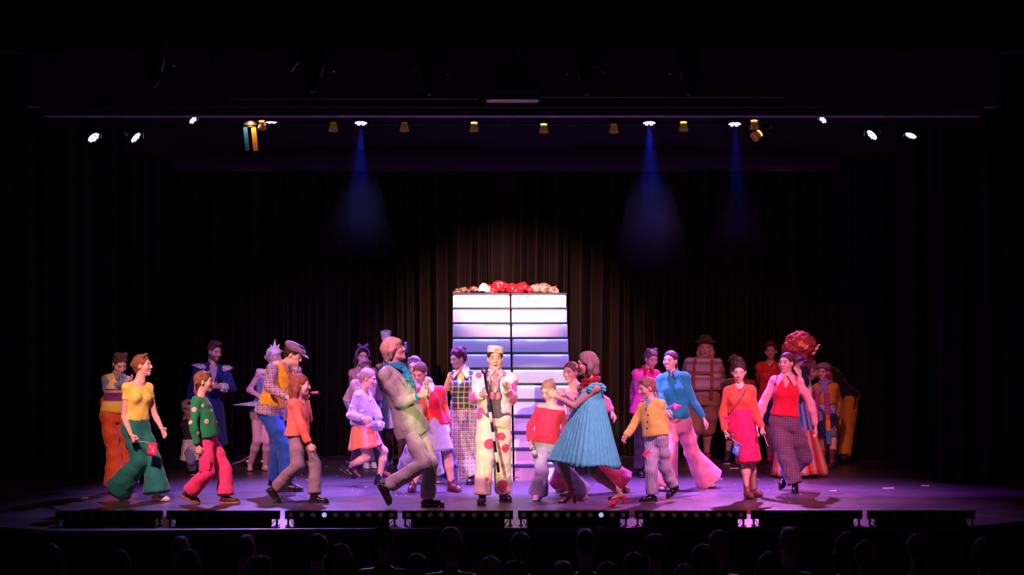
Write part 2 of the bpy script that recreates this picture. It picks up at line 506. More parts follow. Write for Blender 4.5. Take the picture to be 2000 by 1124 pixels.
def hand_arrays(pose):
    """wrist at the origin, fingers down -z, thumb side -y, palm towards -x (a left hand)"""
    curl = {'relax': (18, 24, 18), 'grip': (72, 88, 55), 'flat': (4, 6, 5), 'point': (72, 88, 55)}[pose]
    S = Sdf(.0047)
    S.cone((0, 0, .03), (0, 0, -.015), .022, .024, k=.012, n=(1, 0, 0), q=.72)
    S.cone((0, 0, -.02), (0, 0, -.072), .034, .040, k=.012, n=(1, 0, 0), q=.36)
    for i, (y, L) in enumerate(((-.029, .072), (-.010, .080), (.010, .074), (.028, .058))):
        c = (2, 4, 4) if (pose == 'point' and i == 0) else curl
        if pose == 'relax': c = tuple(q * (1 + .25 * i) for q in c)
        p = np.array((-.002, y, -.080)); a = 0; pts = [p.copy()]
        for j, f in enumerate((.45, .32, .23)):
            a += math.radians(c[j]); p = p + np.array((-math.sin(a), (y * .10 if pose == 'flat' else 0), -math.cos(a))) * L * f; pts.append(p.copy())
        S.chain(pts, (.0105, .0095, .0086, .0075), k=.004)
    if pose in ('grip', 'point'): T = [(-.004, -.026, -.028), (-.022, -.048, -.052), (-.040, -.038, -.082), (-.046, -.016, -.092)]
    elif pose == 'flat': T = [(-.004, -.026, -.025), (-.012, -.052, -.046), (-.018, -.066, -.070), (-.020, -.074, -.092)]
    else: T = [(-.004, -.026, -.028), (-.014, -.046, -.052), (-.024, -.050, -.078), (-.030, -.046, -.098)]
    S.chain(T, (.015, .012, .0105, .0085), k=.008)
    return S.arrays()
HANDS = {p: hand_arrays(p) for p in ('relax', 'grip', 'flat', 'point')}

def shoe_meshes(kind):
    """ankle joint at the origin (0.085 over the ground), toe towards -y -> {part: mesh}"""
    g = -.085; U = Sdf(.0062); L = Sdf(.0062)
    if kind in ('shoe', 'sneaker', 'boot', 'work', 'tall', 'cowboy'):
        fat = {'sneaker': 1.06, 'work': 1.12, 'boot': 1.04}.get(kind, 1.0)
        U.chain([(0, .035, g + .045), (0, -.05, g + .045), (0, -.13, g + .036), (0, -.165, g + .032)], (.040 * fat, .040 * fat, .042 * fat, .028 * fat), k=.02)
        U.cone((0, .012, g + .05), (0, -.005, g + .095), .040 * fat, .042 * fat, k=.02)
        if kind in ('boot', 'work'): U.cone((0, .008, g + .06), (0, .012, g + .165), .042 * fat, .048 * fat, k=.02, cap=2)
        if kind in ('tall', 'cowboy'): U.cone((0, .008, g + .06), (0, .018, g + (.30 if kind == 'tall' else .24)), .043, .060, k=.02, cap=2)
        U.half((0, 0, g + .016), (0, 0, -1))
        h = {'sneaker': .026, 'work': .034, 'boot': .024}.get(kind, .018)
        L.cone((0, .034, g + h / 2), (0, -.05, g + h / 2), .044 * fat, .040 * fat, k=.01); L.cone((0, -.05, g + h / 2), (0, -.14, g + h / 2), .040 * fat, .046 * fat, k=.02); L.cone((0, -.14, g + h / 2), (0, -.168, g + h / 2), .046 * fat, .032 * fat, k=.02)
        if kind in ('shoe', 'tall', 'cowboy'): L.cone((0, .035, g + .016), (0, .015, g + .016), .040, .038, k=.01)
        L.half((0, 0, g + h), (0, 0, 1)); L.half((0, 0, g), (0, 0, -1))
    elif kind == 'flat':
        U.chain([(0, .035, g + .034), (0, -.05, g + .030), (0, -.13, g + .026), (0, -.16, g + .022)], (.036, .034, .037, .024), k=.02)
        U.cone((0, -.02, g + .065), (0, -.06, g + .07), .028, .032, k=.012, sub=True); U.half((0, 0, g), (0, 0, -1))
        L.cone((0, .03, g + .006), (0, -.14, g + .006), .032, .036, k=.01); L.half((0, 0, g + .010), (0, 0, 1)); L.half((0, 0, g), (0, 0, -1))
    elif kind == 'heel':      # foot pitched: the ankle sits .16 over the ground, toe ahead
        g = -.16
        U.chain([(0, .028, g + .105), (0, -.04, g + .062), (0, -.095, g + .022), (0, -.15, g + .012)], (.024, .027, .037, .028), k=.012, n=(0, .5, .86), q=.42)
        U.cone((-.040, -.105, g + .030), (.040, -.105, g + .030), .013, .013, k=.01)
        L.cone((0, .036, g + .095), (0, .044, g), .026, .019, k=.01, cap=2)
        S = Sdf(.0062)
        for i in range(14):
            a, b = [2 * math.pi * (i + q) / 14 for q in (0, 1)]
            S.cone((.038 * math.cos(a), .004 + .044 * math.sin(a), .015), (.038 * math.cos(b), .004 + .044 * math.sin(b), .015), .0075, .0075, k=.004)
        return {'shoe': U.mesh('shoe'), 'heel': L.mesh('heel'), 'ankle_strap': S.mesh('ankle_strap')}
    return {'shoe': U.mesh('shoe'), 'sole': L.mesh('sole')}
SHOES = {}

def hair_mesh(style):
    S = Sdf(.0068)
    def cap(low=-.03, th=.010, fringe=0):
        S.ell((0, .018, .036), (.073 + th, .093 + th, .086 + th), k=.01)
        S.cone((0, .045, .0), (0, .058, low), .070, .050, k=.02)
        S.ell((0, -.098, -.042 - fringe), (.070, .086, .118), k=.012, sub=True)
        S.half((0, -.078, .082 - fringe), (0, -.86, -.5), k=.012) if not fringe else None
        for x in (-1, 1): S.ell((x * .082, -.005, -.03), (.026, .045, .050), k=.01, sub=True)
    def braid(pts, r=.019, n=7):
        pts = [np.array(p, 'f8') for p in pts]; t = np.linspace(0, len(pts) - 1, n)
        for i, q in enumerate(t):
            a = int(min(q, len(pts) - 2)); p = pts[a] + (pts[a + 1] - pts[a]) * (q - a); rr = r * (1 - .35 * i / n)
            S.ell(p + np.array((.004 * (-1) ** i, 0, 0)), (rr, rr, rr * 1.15), k=.006)
    if style == 'bun': cap(); S.ell((0, .105, .075), (.040, .036, .038), k=.012)
    elif style == 'lowbun': cap(); S.ell((0, .118, .0), (.042, .034, .038), k=.012)
    elif style == 'topbun': cap(); S.ell((0, .03, .135), (.034, .034, .030), k=.012)
    elif style == 'buns':
        cap()
        for x in (-1, 1): S.ell((x * .052, .02, .115), (.034, .032, .030), k=.012); S.cone((x * .03, -.07, .085), (x * .05, .01, .115), .012, .016, k=.01)
    elif style == 'braids':
        cap()
        for x in (-1, 1): braid([(x * .035, -.05, .105), (x * .062, .03, .085), (x * .060, .085, .0), (x * .055, .100, -.09), (x * .065, .070, -.20)], .020, 14)
    elif style == 'braid': cap(); braid([(0, .105, .02), (.01, .118, -.07), (.02, .09, -.22), (.02, .085, -.30)], .024, 10)
    elif style == 'crown': cap(); braid([(-.07, .02, .04), (-.055, -.035, .105), (0, -.05, .125), (.055, -.035, .105), (.07, .02, .04)], .019, 13); S.ell((0, .105, .02), (.05, .035, .04), k=.02)
    elif style == 'pony': cap(); S.chain([(0, .100, .06), (0, .140, .03), (0, .145, -.08), (0, .125, -.17)], (.022, .034, .034, .012), k=.01)
    elif style == 'long':
        cap(-.05)
        S.chain([(-.06, .03, .04), (-.078, .05, -.06), (-.07, .055, -.16), (-.06, .04, -.20)], (.035, .042, .04, .02), k=.02); S.chain([(.06, .03, .04), (.078, .05, -.06), (.07, .055, -.16), (.06, .04, -.20)], (.035, .042, .04, .02), k=.02); S.cone((0, .09, .0), (0, .085, -.17), .055, .04, k=.03)
    elif style == 'bob':
        cap(-.05, .018)
        S.chain([(-.065, .02, .05), (-.082, .03, -.03), (-.070, .025, -.095)], (.03, .034, .02), k=.02); S.chain([(.065, .02, .05), (.082, .03, -.03), (.070, .025, -.095)], (.03, .034, .02), k=.02); S.cone((0, .07, .02), (0, .085, -.08), .070, .052, k=.03); S.ell((0, .02, .10), (.06, .07, .04), k=.03)
    elif style == 'bowl':
        cap(-.04, .020, .022)
        S.chain([(-.068, .01, .06), (-.082, .02, .0), (-.072, .045, -.060)], (.03, .030, .018), k=.02); S.chain([(.068, .01, .06), (.082, .02, .0), (.072, .045, -.060)], (.03, .030, .018), k=.02); S.cone((0, .07, .02), (0, .088, -.070), .070, .040, k=.03)
        S.cone((-.05, -.068, .066), (.05, -.068, .066), .020, .020, k=.03); S.cone((-.068, -.045, .06), (-.072, -.02, .02), .016, .012, k=.02); S.cone((.068, -.045, .06), (.072, -.02, .02), .016, .012, k=.02)
    elif style == 'short': cap(-.02, .009); S.ell((0, -.045, .112), (.06, .05, .022), k=.03)
    elif style == 'quiff': cap(-.02, .009); S.ell((0, -.04, .118), (.062, .055, .032), k=.03); S.ell((0, .03, .12), (.06, .06, .02), k=.03)
    elif style == 'curly':
        cap(-.02, .012); r = random.Random(3)
        for i in range(46):
            a = r.uniform(0, 6.28); e = r.uniform(.1, 1.3); S.ell((.080 * math.cos(a) * math.cos(e), .02 + .092 * math.sin(a) * math.cos(e) + .01, .045 + .085 * math.sin(e)), r.uniform(.016, .026), k=.006)
        S.ell((0, -.09, -.04), (.06, .06, .085), k=.01, sub=True)
    elif style == 'afro':
        S.vox = .011; r = random.Random(5)
        S.ell((0, .04, .07), (.20, .18, .175), k=.02)
        for i in range(150):
            a = r.uniform(0, 6.28); e = r.uniform(-.7, 1.5); S.ell((.20 * math.cos(a) * math.cos(e), .04 + .18 * math.sin(a) * math.cos(e), .07 + .185 * math.sin(e)), r.uniform(.022, .042), k=.01)
        S.ell((0, -.14, -.06), (.075, .13, .12), k=.01, sub=True)
    elif style == 'spiky':
        cap(-.02, .014); r = random.Random(9)
        for i in range(60):
            a = r.uniform(0, 6.28); e = r.uniform(.0, 1.4); d = np.array((math.cos(a) * math.cos(e), math.sin(a) * math.cos(e), math.sin(e))); S.cone(np.array((0, .018, .036)) + d * .08, np.array((0, .02, .036)) + d * r.uniform(.11, .135), .018, .006, k=.006)
        S.ell((0, -.10, -.04), (.06, .07, .095), k=.01, sub=True)
    elif style == 'backhead': cap(-.05, .012)
    if style != 'afro': S.folds(.0020, (150, 120, 34), seed=len(style))
    return S.mesh('hair')
HAIRS = {}

# ------------------------------------------------------------------ a posed figure
CROPX = {1: 180, 2: 430, 3: 640, 4: 820, 5: 1000, 6: 1180, 7: 1380}
SKIN = {'fair': (.72, .46, .36), 'tan': (.56, .33, .22), 'deep': (.36, .20, .13)}
PEOPLE = {}
CHECK = []
class Person:
    def __init__(s, key, crop, gy, h, head, nk, pv, yaw, L, R, lL, lR, hy=None, hp=0, hroll=0, sy=None, build=1.0, sex='f', skin='fair',
                 hair=('bun', (.10, .05, .03)), hands=('relax', 'relax'), thumbs=(None, None), shoes=('shoe', (.02, .02, .02), (.02, .02, .02)), mouth=None, beard=None, lip=(.62, .22, .20),
                 dz=0.0, label='', breasts=True, tights=None):
        s.key = key; s.crop = crop; s.h = h; s.m = h / 1.7; s.build = build; s.sex = sex
        s.d0 = floor_d(640 + gy / 3.0373) + dz
        s.label = label
        s.yaw = yaw; hy = yaw if hy is None else hy; sy = yaw if sy is None else sy
        def rv(a): return Vector((math.sin(math.radians(a)), -math.cos(math.radians(a)), 0)), Vector((math.cos(math.radians(a)), math.sin(math.radians(a)), 0))
        s.f, s.l = rv(yaw); s.sf, s.sl = rv(sy)
        s.pv = s.px(*pv); s.nk = s.px(*nk)
        s.up = (s.nk - s.pv).normalized(); s.T = (s.nk - s.pv).length
        def orth(v, u): return (v - u * v.dot(u)).normalized()
        s.fu = orth(s.sf, s.up); s.lu = s.up.cross(s.fu) * 1.0
        if s.lu.dot(s.sl) < 0: s.lu = -s.lu
        s.lh = orth(s.l, s.up); s.fh = orth(s.f, s.up)
        m = s.m; mw = m * build
        s.shw = (.146 if sex == 'f' else .142 if sex == 'c' else .176) * m * (1 + (build - 1) * .2); s.hpw = .088 * mw
        c = s.nk - s.up * .070 * m
        s.shL = c + s.lu * s.shw; s.shR = c - s.lu * s.shw
        s.hpL = s.pv + s.lh * s.hpw - s.up * .01; s.hpR = s.pv - s.lh * s.hpw - s.up * .01
        s.elL, s.wrL = s.arm('L', s.shL, L, s.lu); s.elR, s.wrR = s.arm('R', s.shR, R, -s.lu)
        s.knL, s.anL, s.ftL = s.leg('L', s.hpL, lL, s.lh, yaw); s.knR, s.anR, s.ftR = s.leg('R', s.hpR, lR, -s.lh, yaw)
        # head
        hd = s.px(*head) - Vector((0, 0, .014)); s.hs = .62 + .38 * m if sex != 'm' else .64 + .38 * m
        s.hs *= 1.05
        RM = Matrix.Rotation(math.radians(hy), 4, 'Z') @ Matrix.Rotation(math.radians(hp), 4, 'X') @ Matrix.Rotation(math.radians(hroll), 4, 'Y')
        s.HM = Matrix.Translation(hd) @ RM @ Matrix.Scale(s.hs, 4)
        s.base = Vector(((s.anL.x + s.anR.x) / 2, (s.anL.y + s.anR.y) / 2, 0))
        s.tone = SKIN[skin]; s.haircol = hair[1] if hair else (.05, .03, .02)
        s.body(hands, thumbs, mouth, beard, lip)
        if hair: s.hair(*hair)
        if shoes: s.shoes(*shoes)
        PEOPLE[key] = s
    def px(s, x, y, dy=0.0): return at(CROPX[s.crop] + x / 3.0373, 640 + y / 3.0373, s.d0 + dy)
    def solve(s, parent, spec, length, hint, nm):
        if len(spec) > 2 and spec[2] is not None: p = s.px(spec[0], spec[1], spec[2])
        else:
            base_dy = parent.y + D0 - s.d0
            p = s.px(spec[0], spec[1], base_dy)
            pl = (p - parent).length
            if pl < length * .97:
                dy = math.sqrt(length * length - pl * pl); p = s.px(spec[0], spec[1], base_dy + (dy if hint.y > 0 else -dy))
        r = (p - parent).length / length
        if r > 1.12 or r < .80: CHECK.append('%s %s %.2f' % (s.key, nm, r))
        return p
    def arm(s, nm, sh, spec, out):
        el = s.solve(sh, spec[0], .172 * s.h, out * .8 - s.fu, nm + '_upperarm')
        wr = s.solve(el, spec[1], .150 * s.h, s.fu - out * .3, nm + '_forearm')
        return el, wr
    def leg(s, nm, hp, spec, out, yaw):
        kn_s, ft = spec
        if ft[0] == 'g':
            p = on_floor(CROPX[s.crop] + ft[1] / 3.0373, 640 + ft[2] / 3.0373)
            an = p + Vector((0, 0, .085 * s.m ** .5)); fy = ft[3] if len(ft) > 3 else yaw; fp = 0
        else:
            an = s.px(ft[1], ft[2], ft[3]); fy = ft[4]; fp = ft[5]
        # knee: middle of the leg pushed along the hint so both bones keep their length
        a, b = .245 * s.h, .246 * s.h
        k = s.px(kn_s[0], kn_s[1], kn_s[2] if len(kn_s) > 2 else ((hp.y + an.y) / 2 + D0 - s.d0))
        if len(kn_s) < 3:
            pl = (k - hp).length
            if pl < a * .97: k = k + Vector((0, math.copysign(math.sqrt(a * a - pl * pl) * .8, (s.fh + out * .2).y), 0))
        for n, q, w, e in (('thigh', k, hp, a), ('shin', an, k, b)):
            r = (q - w).length / e
            if r > 1.12 or r < .82: CHECK.append('%s %s_%s %.2f' % (s.key, nm, n, r))
        return k, an, (fy, fp)
    # -- shapes shared by body and clothes
    def torso(s, S, inf=0.0, u0=-.17, u1=None, k=.03, loose=0.0, kc=.03, belly=0.0):
        m = s.m; b = s.build; T = s.T
        us = np.array((-.17, 0, .2, .38, .6, .8, .94, 1.03))
        if s.sex == 'm': ws, ds = (.155, .165, .157, .150, .165, .175, .125, .066), (.095, .112, .106, .104, .118, .115, .085, .060)
        elif s.sex == 'c': ws, ds = (.148, .158, .148, .140, .146, .150, .105, .056), (.092, .108, .102, .098, .104, .100, .074, .052)
        else: ws, ds = (.158, .172, .152, .128, .142, .152, .105, .058), (.098, .115, .103, .090, .106, .100, .074, .052)
        ws = np.array(ws) * m * b + inf; ds = np.array(ds) * m * b + inf
        of = np.array((-.012, -.012, .006, .012, .008, -.004, -.008, -.004)) * m
        if loose:
            g = np.clip((.75 - us) / .75, 0, 1.2); ws = ws + loose * g; ds = ds + loose * g
        if belly: gb = np.exp(-((us - .22) / .22) ** 2); ds = ds + belly * gb; of = of + belly * .5 * gb; ws = ws + belly * .5 * gb
        uu = us * T
        a = u0 * T if u0 > -3 else u0; e = (1.03 if u1 is None else u1) * T
        grid = np.unique(np.concatenate([[a, e], uu[(uu > a) & (uu < e)]]))
        S.loft(s.pv, s.up, s.lu * .5 + s.lh * .5 if (s.lu - s.lh).length < .3 else s.lu, s.fu, grid, np.interp(grid, uu, ws), np.interp(grid, uu, ds), np.interp(grid, uu, of), k=k, kc=kc)
    def bust(s, S, inf=0.0):
        if s.sex != 'f': return
        m = s.m
        for q in (-1, 1): S.ell(s.pv + s.up * s.T * .66 + s.lu * q * .068 * m + s.fu * (.078 * m), (.058 * m + inf,) * 3, k=.04)
    def shoulders(s, S, inf=0.0):
        m = s.m * (1 + (s.build - 1) * .4)
        c = s.nk - s.up * .035 * m
        for sh in (s.shL, s.shR):
            S.cone(c, sh, .044 * m + inf * .8, .042 * m + inf * .7, k=.035); S.ell(sh, .048 * m + inf * .5, k=.03)
    def arms(s, S, inf=0.0, upto=2.0, w=1.0, sides='LR', cap=True, wrist=None):
        m = s.m * (1.0 if s.sex == 'f' else 1.1 if s.sex == 'm' else .95) * (1 + (s.build - 1) * .5)
        for c in sides:
            sh, el, wr = (s.shL, s.elL, s.wrL) if c == 'L' else (s.shR, s.elR, s.wrR)
            r0, r1, r2 = .045 * m * (1 + (w - 1) * .30) + inf * .5, .035 * m * (1 + (w - 1) * .75) + inf * .6, (.026 * m * w + inf * .7 if wrist is None else wrist)
            if upto <= 1: S.cone(sh, sh.lerp(el, upto), r0, r0 + (r1 - r0) * upto, k=.03, cap=2 if cap else 0)
            else:
                t = upto - 1; e = el.lerp(wr, t)
                S.cone(sh, el, r0, r1, k=.03); S.cone(el, el.lerp(wr, .3 * min(1, t)), r1, r1 * 1.02, k=.015); S.cone(el.lerp(wr, .3 * min(1, t)), e, r1 * 1.02, r1 + (r2 - r1) * t, k=.015, cap=2 if cap else 0)
    def legs(s, S, inf=0.0, upto=2.0, radii=None, sides='LR', cap=0):
        m = s.m * (1 + (s.build - 1) * .6)
        for c in sides:
            hp, kn, an = (s.hpL, s.knL, s.anL) if c == 'L' else (s.hpR, s.knR, s.anR)
            if radii is None:
                calf = kn.lerp(an, .3)
                r = [.074 * m + inf, .054 * m + inf, .055 * m + inf, .034 * m + inf]
                if upto <= 1: S.cone(hp, hp.lerp(kn, upto), r[0], r[0] + (r[1] - r[0]) * upto, k=.04, cap=cap)
                elif upto < 2: S.cone(hp, kn, r[0], r[1], k=.04); S.cone(kn, kn.lerp(an, upto - 1), r[1], r[2], k=.03, cap=cap)
                else: S.cone(hp, kn, r[0], r[1], k=.04); S.cone(kn, calf, r[1], r[2], k=.03); S.cone(calf, an, r[2], r[3], k=.03, cap=cap)
            else:
                hp2 = hp + s.up * .02
                end = kn.lerp(an, upto - 1) if upto > 1 else hp.lerp(kn, upto)
                if upto > 1:
                    S.cone(hp2, hp.lerp(kn, .5), radii[0] * .84, (radii[0] * .55 + radii[1] * .45), k=.035); S.cone(hp.lerp(kn, .5), kn, (radii[0] * .55 + radii[1] * .45), radii[1], k=.03)
                    S.cone(kn, end, radii[1], radii[2], k=.03, cap=2)
                else: S.cone(hp2, end, radii[0], radii[1], k=.035, cap=2)
    def body(s, hands, thumbs, mouth, beard, lip):
        S = Sdf(.0152)
        s.torso(S, -.010); s.bust(S, -.010); s.shoulders(S, -.004); s.arms(S, 0, cap=False); s.legs(S)
        hdc = s.HM.translation; S.cone(s.nk - s.up * .04, hdc + (s.HM.to_3x3() @ Vector((0, .02, -.06))), .052 * s.m, .046 * s.hs, k=.03)
        for kn, an, (fy, fp) in ((s.knL, s.anL, s.ftL), (s.knR, s.anR, s.ftR)):
            M = s.foot_matrix(an, fy, fp); S.cone(an, M @ Vector((0, .02, -.045)), .034 * s.m, .030, k=.02); S.cone(M @ Vector((0, .015, -.05)), M @ Vector((0, -.13, -.06)), .030, .024, k=.02)
        P, Q = S.arrays(); cols = [np.tile(np.array(s.tone), (len(P), 1))]
        Ps, Qs, n = [P], [Q], len(P)
        hp_, hq = HEADS[s.sex == 'm']
        M = np.array(s.HM); Ps.append(hp_ @ M[:3, :3].T + M[:3, 3]); Qs.append(hq + n); n += len(hp_)
        cols.append(head_colors(hp_, s.tone, tuple(q * .6 for q in s.haircol), lip, mouth, beard))
        s.hand_m = {}
        for c, pose, th, el, wr in (('L', hands[0], thumbs[0], s.elL, s.wrL), ('R', hands[1], thumbs[1], s.elR, s.wrR)):
            z = -(wr - el).normalized(); t = Vector(th) if th else s.fu
            y = -(t - z * t.dot(z)).normalized(); x = y.cross(z)
            HS = .80 * s.m + .15
            R = Matrix((x, y, z)).transposed() * HS
            hp_, hq = HANDS[pose]; hp2 = hp_.copy(); q2 = hq
            if c == 'R': hp2[:, 0] *= -1; q2 = hq[:, ::-1]
            Ps.append(hp2 @ np.array(R).T + A(wr)); Qs.append(q2 + n); n += len(hp2)
            cols.append(np.tile(np.array(s.tone), (len(hp2), 1)))
            s.hand_m[c] = Matrix.Translation(wr) @ R.to_4x4()
        P = np.concatenate(Ps) - A(s.base)
        me = np_mesh('person', P, np.concatenate(Qs), True, np.concatenate(cols))
        s.o = link('person', me, skin_mat('s%d' % int(s.tone[0] * 100), s.tone), None, s.base)
        tag(s.o, s.label, 'person')
    def grip_point(s, side):
        """the middle of the closed fist"""
        x = -.034 if side == 'L' else .034
        return s.hand_m[side] @ Vector((x, 0, -.086))
    def foot_matrix(s, an, fy, fp):
        return Matrix.Translation(an) @ Matrix.Rotation(math.radians(fy), 4, 'Z') @ Matrix.Rotation(math.radians(fp), 4, 'X') @ Matrix.Scale(.9 * s.m ** .5 if s.sex != 'm' else 1.0, 4)
    def part(s, name, me_or_sdf, mat, parent=None):
        me = me_or_sdf.mesh(name, s.base) if isinstance(me_or_sdf, Sdf) else me_or_sdf
        return link(name, me, mat, parent or s.o)
    def mb(s, name, mb, mat, smooth=False, parent=None):
        return link(name, mb.mesh(name, smooth, s.base), mat, parent or s.o)
    def hobj(s, name, me, mat, extra=None):
        o = link(name, me, mat, s.o)
        o.matrix_basis = Matrix.Translation(-s.base) @ s.HM @ (extra or Matrix())
        return o
    def hair(s, style, col):
        if style not in HAIRS: HAIRS[style] = hair_mesh(style)
        s.hobj('hair', HAIRS[style], hair_mat('%s_%d_%d' % (style, col[0] * 1000, col[2] * 1000), col))
    def shoes(s, kind, col, sole=(.02, .02, .02), rough=.35):
        if kind not in SHOES: SHOES[kind] = shoe_meshes(kind)
        for an, (fy, fp) in ((s.anL, s.ftL), (s.anR, s.ftR)):
            M = Matrix.Translation(-s.base) @ s.foot_matrix(an, fy, fp)
            par = None
            for nm, me in SHOES[kind].items():
                c = col if nm in ('shoe', 'ankle_strap', 'heel') else sole
                m = plain('leather_%d_%d_%d_%d' % (c[0] * 999, c[1] * 999, c[2] * 999, rough * 100), c, rough, bumpy=(40, .15, .004))
                o = link(nm, me, m, s.o if par is None else par)
                if par is None: o.matrix_basis = M; par = o
    # -- garments
    def top(s, name, mat, sl=2.0, hem=-.12, inf=.012, neck=('r', .075), loose=.0, w=1.0, cuff=None, fold=.004, arm_inf=None, vox=.0135, armhole=False, belly=0, bust=True):
        S = Sdf(vox)
        s.torso(S, inf, u0=hem, loose=loose, kc=.014, belly=belly)
        if bust: s.bust(S, inf)
        s.shoulders(S, inf)
        if sl > 0: s.arms(S, inf if arm_inf is None else arm_inf, sl, w, wrist=cuff)
        m = s.m
        if armhole:
            for sh, q in ((s.shL, 1), (s.shR, -1)): S.ell(sh + s.lu * q * .045 * m - s.up * .03, (.078 * m,) * 3, k=.01, sub=True)
        c = s.nk + s.up * .03 * m
        if neck[0] == 'r': S.ell(c + s.fu * .03 * m, neck[1] * m + .01, k=.01, sub=True)
        elif neck[0] == 'v':
            d = neck[1] * m
            S.ell(c, .072 * m, k=.01, sub=True)
            S.cone(c + s.fu * .06 * m, c + s.fu * .15 * m - s.up * d, .062 * m, .012, k=.01, sub=True)
        elif neck[0] == 'open':      # open front from the throat to the hem, half widths at chest and hem
            S.ell(c, .075 * m, k=.01, sub=True)
            S.chain2([c + s.fu * .06 * m, s.on_chest(.80, 0, .13 * m), s.on_chest(.55, 0, .17 * m), s.on_chest(hem - .1, 0, .16 * m)], [.05 * m, neck[1], neck[2], neck[3]], k=.008)
        elif neck[0] == 'off': S.half(s.nk - s.up * neck[1] * m, (s.up * .95 + s.fu * .1).normalized(), k=.01)
        if fold: S.folds(fold, seed=len(s.key) + ord(s.key[-1]))
        return s.part(name, S, mat)
    def trousers(s, mat, radii=(.1, .075, .09), upto=1.93, name='trousers', waist=.22, inf=.007, fold=.004, vox=.0135):
        S = Sdf(vox); m = s.m
        s.torso(S, inf, u0=-.17, u1=waist, kc=.02); s.legs(S, 0, upto, [r * m for r in radii])
        if fold: S.folds(fold, (26, 26, 20), seed=ord(s.key[-1]))
        return s.part(name, S, mat)
    def hose(s, mat, name='tights', inf=.005, upto=2.0):
        S = Sdf(.0125); s.torso(S, inf, u1=.1); s.legs(S, inf, upto); return s.part(name, S, mat)
    def socks(s, mat, t0, t1=1.0, name='sock', inf=.007):
        for c in 'LR':
            kn, an = (s.knL, s.anL) if c == 'L' else (s.knR, s.anR); m = s.m
            S = Sdf(.010); S.cone(kn.lerp(an, t0), kn.lerp(an, t1), .056 * m + inf, .036 * m + inf, k=.01, cap=1); s.part(name, S, mat)
    def skirt(s, name, mat, top, hem, r0, r1, n=0, amp=0.0, wave=0.0, flat=.72, thick=.006, rows=14, swing=None, seed=1, curve=1.0):
        """flared cloth from top point to hem point with pleats"""
        top = Vector(top); hem = Vector(hem); ax = (hem - top).normalized()
        sd = (s.lh - ax * s.lh.dot(ax)).normalized(); fw = ax.cross(sd).normalized()
        seg = max(48, n * 6); vs = []; r_ = random.Random(seed); ph = [r_.uniform(0, 6.28) for _ in range(4)]
        for layer in (0, 1):
            for i in range(rows + 1):
                t = i / rows; e = t ** curve
                w = (r0[0] + (r1[0] - r0[0]) * e, r0[1] + (r1[1] - r0[1]) * e)
                c = top.lerp(hem, t) + (Vector(swing) * (t * t) if swing else Vector())
                for k in range(seg):
                    a = 2 * math.pi * k / seg
                    g = 1.0 + wave * t * (math.sin(3 * a + ph[0]) * .5 + math.sin(5 * a + ph[1]) * .35 + math.sin(2 * a + ph[2]) * .5)
                    pl = amp * (.25 + .75 * t) * math.sin(n * a + ph[3]) if n else 0
                    rr = (w[0] * g + pl - layer * thick, w[1] * g + pl - layer * thick)
                    dn = ax * (wave * .12 * t * math.sin(4 * a + ph[2]) if i == rows else 0)
                    vs.append(c + sd * (math.cos(a) * rr[0]) + fw * (math.sin(a) * rr[1]) + dn)
        R = rows + 1; fs = []
        for layer in (0, 1):
            o = layer * R * seg
            for i in range(rows):
                for k in range(seg):
                    k2 = (k + 1) % seg; q = (o + i * seg + k, o + i * seg + k2, o + (i + 1) * seg + k2, o + (i + 1) * seg + k)
                    fs.append(q if layer == 0 else q[::-1])
        for k in range(seg):
            k2 = (k + 1) % seg; a = rows * seg
            fs.append((a + k, a + k2, R * seg + a + k2, R * seg + a + k)); fs.append((k2, k, R * seg + k, R * seg + k2))
        v = np.array([tuple(p - s.base) for p in vs])
        me = np_mesh(name, v, fs, True)
        bm = bmesh.new(); bm.from_mesh(me); bmesh.ops.recalc_face_normals(bm, faces=bm.faces); bm.to_mesh(me); bm.free()
        return link(name, me, mat, s.o)
    def collar(s, mat, r=.062, tip=.07, name='collar', spread=.055):
        """shirt collar: a stand round the neck and two pointed leaves lying on the chest"""
        m = s.m; mb = MB(); c = s.nk + s.up * .006 * m; ang = [math.radians(-168 + 336 * i / 18) for i in range(19)]
        for ring in range(18):
            vs = []
            for t in (ang[ring], ang[ring + 1]):
                d = -s.fu * math.cos(t) + s.lu * math.sin(t) if False else (s.fu * -math.cos(t) + s.lu * math.sin(t))
                lift = s.up * (.016 * math.cos(t)) * m
                for rr, h in ((r * .92, .030), (r * 1.02, .030), (r * 1.28, -.022), (r * 1.10, -.026)): vs.append(c + d * rr * m + s.up * h * m + lift)
            mb.add(vs, [(0, 4, 5, 1), (1, 5, 6, 2), (2, 6, 7, 3), (3, 7, 4, 0)])
        for q in (-1, 1):
            a = c + s.fu * r * 1.12 * m + s.lu * q * .008 * m + s.up * .004 * m
            b = c + s.fu * r * .55 * m + s.lu * q * r * 1.22 * m + s.up * .006 * m
            d = c + s.fu * .128 * m + s.lu * q * spread * m - s.up * tip * m
            e = c + s.fu * .112 * m + s.lu * q * (spread + .024) * m - s.up * (tip * .72) * m
            n = s.fu * .010 + s.up * .006
            vs = [a, d, e, b, a + n, d + n, e + n, b + n]
            mb.add(vs, [(3, 2, 1, 0), (4, 5, 6, 7), (0, 1, 5, 4), (1, 2, 6, 5), (2, 3, 7, 6), (3, 0, 4, 7)])
        return s.mb(name, mb, mat)
    def on_chest(s, u, x, fwd=0.0):
        """point in front of the torso: u along the spine, x sideways (m)"""
        return s.pv + s.up * s.T * u + s.lu * x + s.fu * fwd

